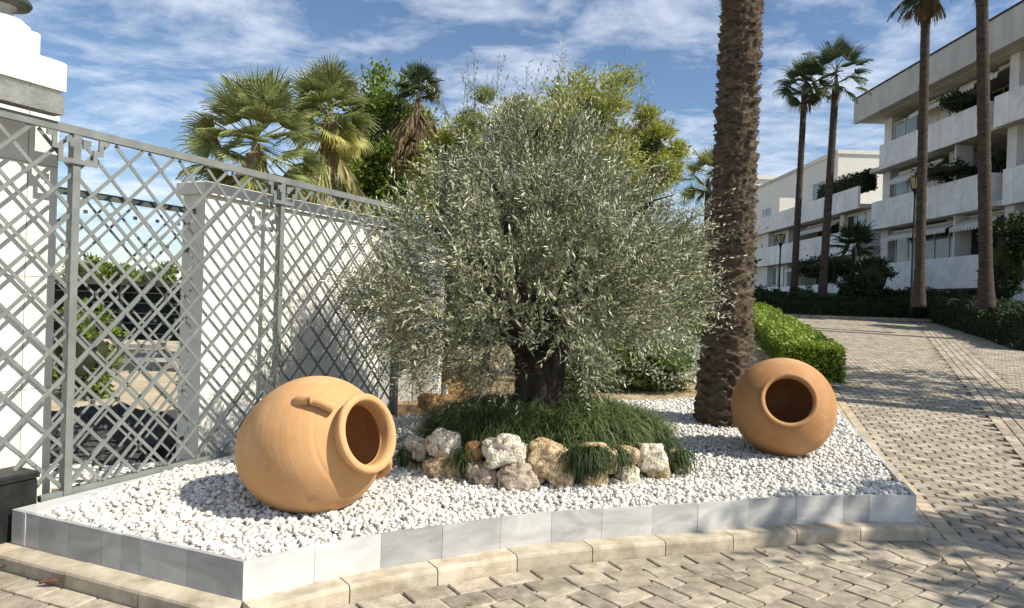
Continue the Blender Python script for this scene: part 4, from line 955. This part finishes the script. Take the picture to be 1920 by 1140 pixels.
bs = P(150, 640, 9.5); tree('shrub', (bs.x, 9.5, .75), (.42, .4, .62), 2600, .09, .045, m_dgreen, 'green shrub glimpsed between pillar edge and first fence post', 'shrub', 55, .15, 0, 22, .25, .65)
hz_ = P(243, 527, 60); hs = empty('distant_house', (hz_.x, 60, 0), 'tiny white house far off through the lattice', 'house')
MB().box(-1.2, 1.2, 0, 3, 0, 2.6).build('wall', m_white, hs); MB().box(-1.35, 1.35, -.2, 3.2, 2.602, 2.8).build('roof', m_fascia, hs); MB().box(-.3, .3, -.03, -.01, 1.2, 2.1).build('window', m_dark, hs)
# orange rocks and a pipe stub left of the trunk
for i, (px, py, D, w, lb) in enumerate(((862, 726, 9.6, 90, 'large orange boulder behind the olive mound on the left'), (830, 700, 10.0, 50, 'upper orange boulder against the white pier'), (815, 757, 8.2, 60, 'low flat brown rock at the foot of the white pier'), (893, 755, 8.3, 50, 'small orange rock half hidden by the grass behind the mound'))):
    p = P(px, py, D); hw = w/2*D/F; rock((p.x, p.y, p.z), (hw, hw*.7, hw*.7), 50+i, rock_m['orange'], lb, 'orange boulders by the pier')
pp = G(834, 768, .35); pt = empty('pipe_stub', pp, 'short white upright pipe in front of the orange boulders', 'pipe')
MB().tube([(0, 0, -.1), (0, 0, .26)], .028, 16).build('pipe', m_frame, pt, True); MB().tube([(0, 0, .262), (0, 0, .29)], .034, 16).build('pipe_cap', m_frame, pt, True)
o = MB().poly([(-1.5, 8.7), (-.2, 8.7), (.6, 9.6), (.9, 12), (-1.4, 12)], .1, .34).build('rear_bed_soil', m_soil); tag(o, kind='structure')
# fallen leaves on the paving
for i, (px, py, rz, lb) in enumerate(((100, 1098, .2, 'curled brown fallen leaf on the paving at lower left'), (22, 1066, .6, 'small curled brown leaf beside the left kerb'))):
    p = G(px, py, .012); V = []; Fc = []; k_ = 9
    for a in range(k_):
        t = a/(k_-1); w = .022*math.sin(PI*min(.98, t+.02))+.002; z = .012*math.sin(t*PI)+.006
        V += [(t*.16-.08, -w, z+.01), (t*.16-.08, 0, z), (t*.16-.08, w, z+.012)]
    for a in range(k_-1): Fc += [(a*3, a*3+1, a*3+4, a*3+3), (a*3+1, a*3+2, a*3+5, a*3+4)]
    o = npmesh('fallen_leaf', V, Fc, mat('brown_leaf', (.10, .045, .022), (.18, .09, .045), 20, .8), None, True); o.location = p; o.rotation_euler = (0, 0, rz); tag(o, lb, 'leaf', 'fallen leaves')

n = 700; a = RNG.random(n)*2*PI; r = 1.1+RNG.random(n)**1.3*2.2; x = TX+r*np.cos(a); y = TY+r*np.sin(a)
k = inpoly(x, y) & (y < 9.5); x, y = x[k], y[k]; n = len(x); D_ = np.stack([RNG.normal(size=n), RNG.normal(size=n), RNG.normal(size=n)*.15], 1)
V, Fc = leaf_quads(np.stack([x, y, gz(x, y)+.034], 1), D_, .045, .011)
n = 160; x = RNG.random(n)*7-2.5; y = 2.4+RNG.random(n)*3.2; k = np.array([y_ < front_limit(x_)+.1 for x_, y_ in zip(x, y)]); x, y = x[k], y[k]; n = len(x)
V2, F2 = leaf_quads(np.stack([x, y, np.full(n, .016)], 1), np.stack([RNG.normal(size=n), RNG.normal(size=n), RNG.normal(size=n)*.04], 1), .04, .012)
tag(npmesh('leaf_litter', np.concatenate([V, V2]), np.concatenate([Fc, F2+len(V)]), mat('dry_leaf', (.20, .13, .06), None, island=.6, hue=.02, rough=.8)), 'small dry leaves scattered on the gravel and paving', 'leaf litter', kind='stuff')

# ------------------------------------------------------------------ buildings across the road
def bbox(root, name, m, x0, x1, y0, y1, z0, z1, parent=None):
    L = root.location; pl = parent.location if parent and parent is not root else Vector((0, 0, 0))
    o = MB().box(x0-L.x-pl.x, x1-L.x-pl.x, y0-L.y-pl.y, y1-L.y-pl.y, z0-L.z-pl.z, z1-L.z-pl.z).build(name, m, parent or root); return o
FX = 21.5
bA = empty('apartment_building', (FX, 36, 2.3), 'near three storey white marble clad flats with long balconies at the right', 'building')
def cladding(root, y0, y1, z0, z1, x, name='balcony', th=.16, step=.85):
    """balcony parapet clad in marble sheets: body and sheets with fine joints"""
    mb = MB(); L = root.location; y = y0
    while y < y1-.05:
        e = min(y+step, y1); j = random.uniform(-.004, .004); mb.box(x-L.x+j, x+th-L.x, y+.006-L.y, e-.006-L.y, z0-L.z, z1-L.z); y = e
    return mb.build(name, m_stone2, root)
m_stone2 = mat('facade_marble_sheets', (.60, .605, .60), (.82, .82, .80), 1.1, .55, .04, 60, island=.06, lo=.3, hi=.62, dist=1.2)
lev = [2.95, 6.65, 10.15, 13.4]
# floor slabs and core walls
for z in lev[1:]: bbox(bA, 'floor_slab', m_fascia, FX+.17, 30, 26.5, 42.6, z-.02, z+.22)
bbox(bA, 'wall', m_facade, 24.2, 34, 26.5, 42.9, 1.5, 13.38)
bbox(bA, 'end_wall', m_facade, 22.4, 24.19, 41.6, 42.4, 1.5, 13.37)
bbox(bA, 'party_wall', m_facade, 22.0, 24.19, 30.6, 31.2, 1.5, 13.37); bbox(bA, 'party_wall', m_facade, 22.6, 24.19, 35.9, 36.3, 1.5, 13.37)
bbox(bA, 'wall', m_facade, 21.9, 24.19, 26.5, 27.6, 1.5, 13.36)
# parapets
cladding(bA, 32.0, 41.0, 2.95, 4.5, FX); cladding(bA, 31.8, 41.9, 6.6, 8.25, FX); cladding(bA, 31.9, 41.2, 10.1, 11.55, FX)
cladding(bA, 26.0, 31.2, 10.1, 11.5, FX-.15); cladding(bA, 26.0, 30.9, 6.6, 8.2, FX+.15); cladding(bA, 26.0, 30.0, 1.5, 6.0, FX+.1, 'ground_wall')
for (y, z0, z1) in ((31.9, 10.1, 11.55), (31.8, 6.6, 8.25), (32.0, 2.95, 4.5)): bbox(bA, 'parapet_return', m_stone2, FX+.17, 24.1, y, y+.15, z0+.01, z1-.01)
for (y, z0, z1) in ((41.05, 10.1, 11.55), (41.75, 6.6, 8.25)): bbox(bA, 'parapet_return', m_stone2, FX+.17, 23.9, y, y+.14, z0+.01, z1-.01)
# roof
bbox(bA, 'roof_fascia', m_fascia, FX-.45, FX-.2, 25.5, 43.6, 13.42, 14.9); bbox(bA, 'roof_slab', m_fascia, FX-.19, 34, 25.5, 43.5, 13.45, 13.75); bbox(bA, 'roof_edge', m_dark, FX-.50, FX-.1, 25.4, 43.7, 14.902, 14.98)
bbox(bA, 'roof_fascia', m_fascia, FX-.19, 34, 43.3, 43.58, 13.76, 14.9)
for (y, x, w, h) in ((35.2, 25, .9, 16.9), (36.9, 24.4, .5, 16.2), (31.5, 26, 1.6, 17.2), (40.6, 24, .35, 15.9)): bbox(bA, 'chimney', m_white, x, x+w, y, y+w, 13.76, h)
m_dglass = mat('dark_glass', (.03, .045, .04), (.10, .14, .12), .9, .08, spec=.8)
def window(root, x, y0, y1, z0, z1, n=2, fm=m_frame, gm=m_glass):
    L = root.location; mb = MB(); t = .06
    mb.box(x-.04-L.x, x+.04-L.x, y0-L.y, y1-L.y, z1-t-L.z, z1-L.z); mb.box(x-.04-L.x, x+.04-L.x, y0-L.y, y1-L.y, z0-L.z, z0+t-L.z)
    for i in range(n+1):
        y = y0+(y1-y0-t)*i/n; mb.box(x-.037-L.x, x+.037-L.x, y-L.y, y+t-L.y, z0+t+.001-L.z, z1-t-.001-L.z)
    w = mb.build('window', fm, root)
    MB().box(x+.0-L.x, x+.02-L.x, y0+.02-L.y, y1-.02-L.y, z0+.02-L.z, z1-.02-L.z).build('pane', gm, w); return w
window(bA, 22.4, 39.0, 41.3, 10.5, 12.9, 2); window(bA, 22.6, 36.4, 38.4, 10.4, 12.9, 2, gm=m_awn); window(bA, 22.5, 38.6, 41.2, 6.9, 9.6, 2); window(bA, 22.6, 36.5, 38.3, 6.9, 9.6, 2, gm=m_facade)
window(bA, 22.5, 34.6, 40.9, 4.0, 6.3, 5, gm=m_dglass); window(bA, 24.0, 32.2, 35.5, 10.4, 13.0, 3, gm=m_dark); window(bA, 24.0, 32.2, 35.5, 6.9, 9.9, 3, gm=m_dark); window(bA, 22.55, 28.0, 29.6, 10.4, 13.1, 1); window(bA, 22.55, 28.0, 29.6, 6.9, 9.8, 1)  # the near-black loggia panes carry painted recess shade
bbox(bA, 'loggia_shade_sheet', mat('loggia_shade', (.10, .095, .075), (.17, .16, .13), 1, .9), 24.05, 24.18, 31.25, 35.85, 3, 13.3)  # dark sheet over the pale back wall, painting in the loggia shade
bbox(bA, 'bay_wall', m_facade, 22.56, 24.19, 27.61, 30.59, 1.5, 13.35)
def awning(root, y0, y1, z, x, out=1.0, drop=.45):
    L = root.location; mb = MB(); mb.bar((x-L.x, (y0+y1)/2-L.y-(y1-y0)/2, z-L.z), (x-L.x, (y0+y1)/2-L.y+(y1-y0)/2, z-L.z), .12, .12)
    V = [(x+.05, y0, z), (x+.05, y1, z), (x-out, y1, z-drop), (x-out, y0, z-drop)]; V = [Vector(v)-L for v in V]; V += [v-Vector((0, 0, .03)) for v in V]
    mb.add(V, [(0, 1, 2, 3), (7, 6, 5, 4), (0, 3, 7, 4), (1, 5, 6, 2), (3, 2, 6, 7), (0, 4, 5, 1)])
    n = int((y1-y0)/.22)
    for i in range(n):
        a = y0+(y1-y0)*i/n; b = y0+(y1-y0)*(i+1)/n; q = [(x-out-.005, a, z-drop-.02), (x-out-.005, b, z-drop-.02), (x-out-.005, b-.03, z-drop-.20), (x-out-.005, (a+b)/2, z-drop-.24), (x-out-.005, a+.03, z-drop-.20)]
        mb.add([Vector(v)-L for v in q], [(0, 1, 2, 3, 4)])
    return mb.build('awning', m_awn, root)
awning(bA, 36.0, 38.8, 13.2, 22.5, .7, .5); awning(bA, 33.0, 35.4, 13.2, 22.5, .9, .5); awning(bA, 31.4, 32.4, 13.2, 22.4, .8, .5); awning(bA, 36.5, 40.6, 9.8, 22.4, .75, .55); awning(bA, 34.8, 41.0, 6.4, 22.4, .8, .4); awning(bA, 31.5, 34.5, 6.5, 22.4, .8, .55)
bbox(bA, 'privacy_screen', m_facade, 22.7, 24.1, 33.8, 33.9, 4.5, 6.4); bbox(bA, 'dividing_fin', m_frame, 21.75, 22.6, 34.3, 34.42, 4.52, 6.6); bbox(bA, 'dividing_fin', m_frame, 21.75, 22.6, 34.4, 34.52, 8.27, 10.1)
# far block
bB = empty('apartment_building', (FX, 52, 1.8), 'lower two storey white flats further along the road with planted roof terrace', 'building')
bbox(bB, 'wall', m_facade, 23.6, 34, 43.1, 61, 1.2, 8.18); bbox(bB, 'floor_slab', m_fascia, FX+.17, 33, 43.6, 61.2, 5.36, 5.6); bbox(bB, 'roof_slab', m_fascia, FX+.17, 34, 43.6, 61.2, 8.2, 8.45)
cladding(bB, 43.6, 61.2, 8.15, 9.55, FX, 'roof_parapet', step=1.0); cladding(bB, 43.6, 61.2, 5.3, 6.85, FX, step=.6); cladding(bB, 42.4, 61.2, 1.6, 3.45, FX, 'ground_parapet', step=1.0)
bbox(bB, 'end_wall', m_facade, 21.9, 23.59, 59.8, 61, 1.2, 8.17); bbox(bB, 'party_wall', m_facade, 22.1, 23.59, 54.2, 54.6, 1.2, 8.16); bbox(bB, 'party_wall', m_facade, 22.1, 23.59, 46.6, 47.2, 1.2, 8.16)
for (z0, z1) in ((3.6, 5.2), (6.2, 8.0)):
    window(bB, 22.3, 57.2, 59.6, z0, z1, 2); window(bB, 23.5, 49.0, 53.8, z0, z1, 4, gm=m_dark); window(bB, 22.3, 44.2, 45.2, z0, z1, 1); window(bB, 22.3, 45.5, 46.5, z0, z1, 1, gm=m_dark)
    bbox(bB, 'bay_wall', m_facade, 22.35, 23.59, 56.6, 59.79, z0-.6, z1+.15); bbox(bB, 'bay_wall', m_facade, 22.35, 23.59, 43.61, 46.59, z0-.6, z1+.15)
awning(bB, 47.6, 53.6, 8.0, 22.6, .9, .5); awning(bB, 47.6, 55.5, 5.2, 22.6, .9, .4)
hedge_box('roof_hedge', (22.3, 43.8), (22.3, 50.5), .8, 1.1, 3600, .16, m_dhedge, 'dark planting along the roof terrace of the lower flats', None, lambda x, y: 9.4, seed=21, lumps=.14)
bC = empty('white_building', (23.4, 52, 8.46), 'sunlit cream white penthouse block behind the roof planting', 'building')
bbox(bC, 'wall', m_white, 23.6, 33, 51, 58, 8.46, 13.2); bbox(bC, 'roof_parapet', m_white, 23.5, 33.1, 50.9, 58.1, 13.202, 13.5); window(bC, 23.56, 53, 55, 9.6, 11.6, 2)
bD = empty('white_building', (26, 68, 2), 'stepped white block farther back behind the slim palms', 'building')
bbox(bD, 'wall', m_white, 23.6, 37, 62, 74, 0, 11.6); bbox(bD, 'upper_wall', m_white, 25.6, 37, 62.4, 74, 11.6, 14.2); bbox(bD, 'roof_parapet', m_fascia, 25.5, 37, 62.3, 74.1, 14.202, 14.5); bbox(bD, 'ledge', m_fascia, 22.6, 23.59, 62, 70, 8.6, 8.8); bbox(bD, 'ledge', m_fascia, 22.6, 23.59, 62, 70, 5.6, 5.8)
window(bD, 23.56, 64, 66, 9.4, 11, 2); window(bD, 23.56, 64, 66, 6.2, 7.8, 2)
bE = empty('white_building', (30, 92, 2), 'bright white building at the end of the row, right of the thick trunk', 'building')
bbox(bE, 'wall', m_white, 29.5, 44, 86, 98, 0, 17.6); bbox(bE, 'roof_parapet', m_white, 29.3, 44.1, 85.8, 98.1, 17.602, 18.1); window(bE, 29.46, 88, 91, 12, 14, 2); window(bE, 29.46, 93, 96, 12, 14, 2)
bF = empty('white_building', (20, 80, 2), 'pale low house glimpsed left of the thick palm trunk', 'building')
bbox(bF, 'wall', m_facade, 17.5, 22.5, 80, 90, 0, 8.4); bbox(bF, 'roof', m_fascia, 17.2, 22.8, 79.7, 90.3, 8.402, 8.7); window(bF, 17.46, 83, 85, 5, 7, 2)
c = P(1318, 520, 45); tree('broadleaf_tree', (c.x, 45, 4.6), (2.2, 2, 2.6), 6000, .28, .15, m_dhedge, 'dark tree mass left of the thick trunk at the end of the hedge', 'tree', 91, 1.5, .2, 40, .24, .75)
c = P(1250, 470, 30); tree('broadleaf_tree', (c.x, 30, 2.8), (2.6, 1.8, 1.9), 8000, .2, .1, m_dgreen, 'broad green tree behind the olive on its right side', 'tree', 93, .6, .2, 40, .24, .75)
c = P(990, 470, 24); tree('broadleaf_tree', (c.x, 24, 2.2), (4.2, 1.8, 2.2), 11000, .2, .1, m_dgreen, 'wide green tree mass directly behind the olive crown', 'tree', 95, .3, .2, 50, .24, .75)
# street lamps
m_lampm = mat('lamp_black', (.010, .012, .011), (.022, .024, .022), 9, .8, spec=.15)
def street_lamp(px, ytop, D, gz_, sc, lb):
    c = P(px, ytop, D); root = empty('street_lamp', (c.x, D, gz_), lb, 'street lamp', 'street lamps before the flats'); h = c.z-gz_
    MB().tube([(0, 0, 0), (0, 0, .35*sc), (0, 0, .36*sc), (0, 0, h-.95*sc)], [.09*sc, .08*sc, .055*sc, .045*sc], 12).build('post', m_lampm, root, True)
    n = 6; MB().lathe([(h-.95*sc, .05*sc), (h-.80*sc, .07*sc), (h-.62*sc, .16*sc), (h-.60*sc, .17*sc)], n).build('lamp_cup', m_lampm, root)
    MB().lathe([(h-.60*sc, .15*sc), (h-.12*sc, .27*sc)], n).build('lantern_glass', m_lampg, root)
    mb = MB()
    for k in range(n):
        a = 2*PI*k/n; mb.bar((.155*sc*math.cos(a), .155*sc*math.sin(a), h-.60*sc), (.28*sc*math.cos(a), .28*sc*math.sin(a), h-.12*sc), .025*sc, .025*sc)
    mb.build('lantern_bars', m_lampm, root)
    MB().lathe([(h-.12*sc, .29*sc), (h-.09*sc, .31*sc), (h-.03*sc, .12*sc), (h, .001)], n).build('lantern_roof', m_lampm, root); return root
street_lamp(1716, 330, 26.5, 1.6, .82, 'nearer black lantern street lamp beside the tall palm')
street_lamp(1464, 438, 35, 2.0, .80, 'smaller black lantern street lamp left of the slim palms')
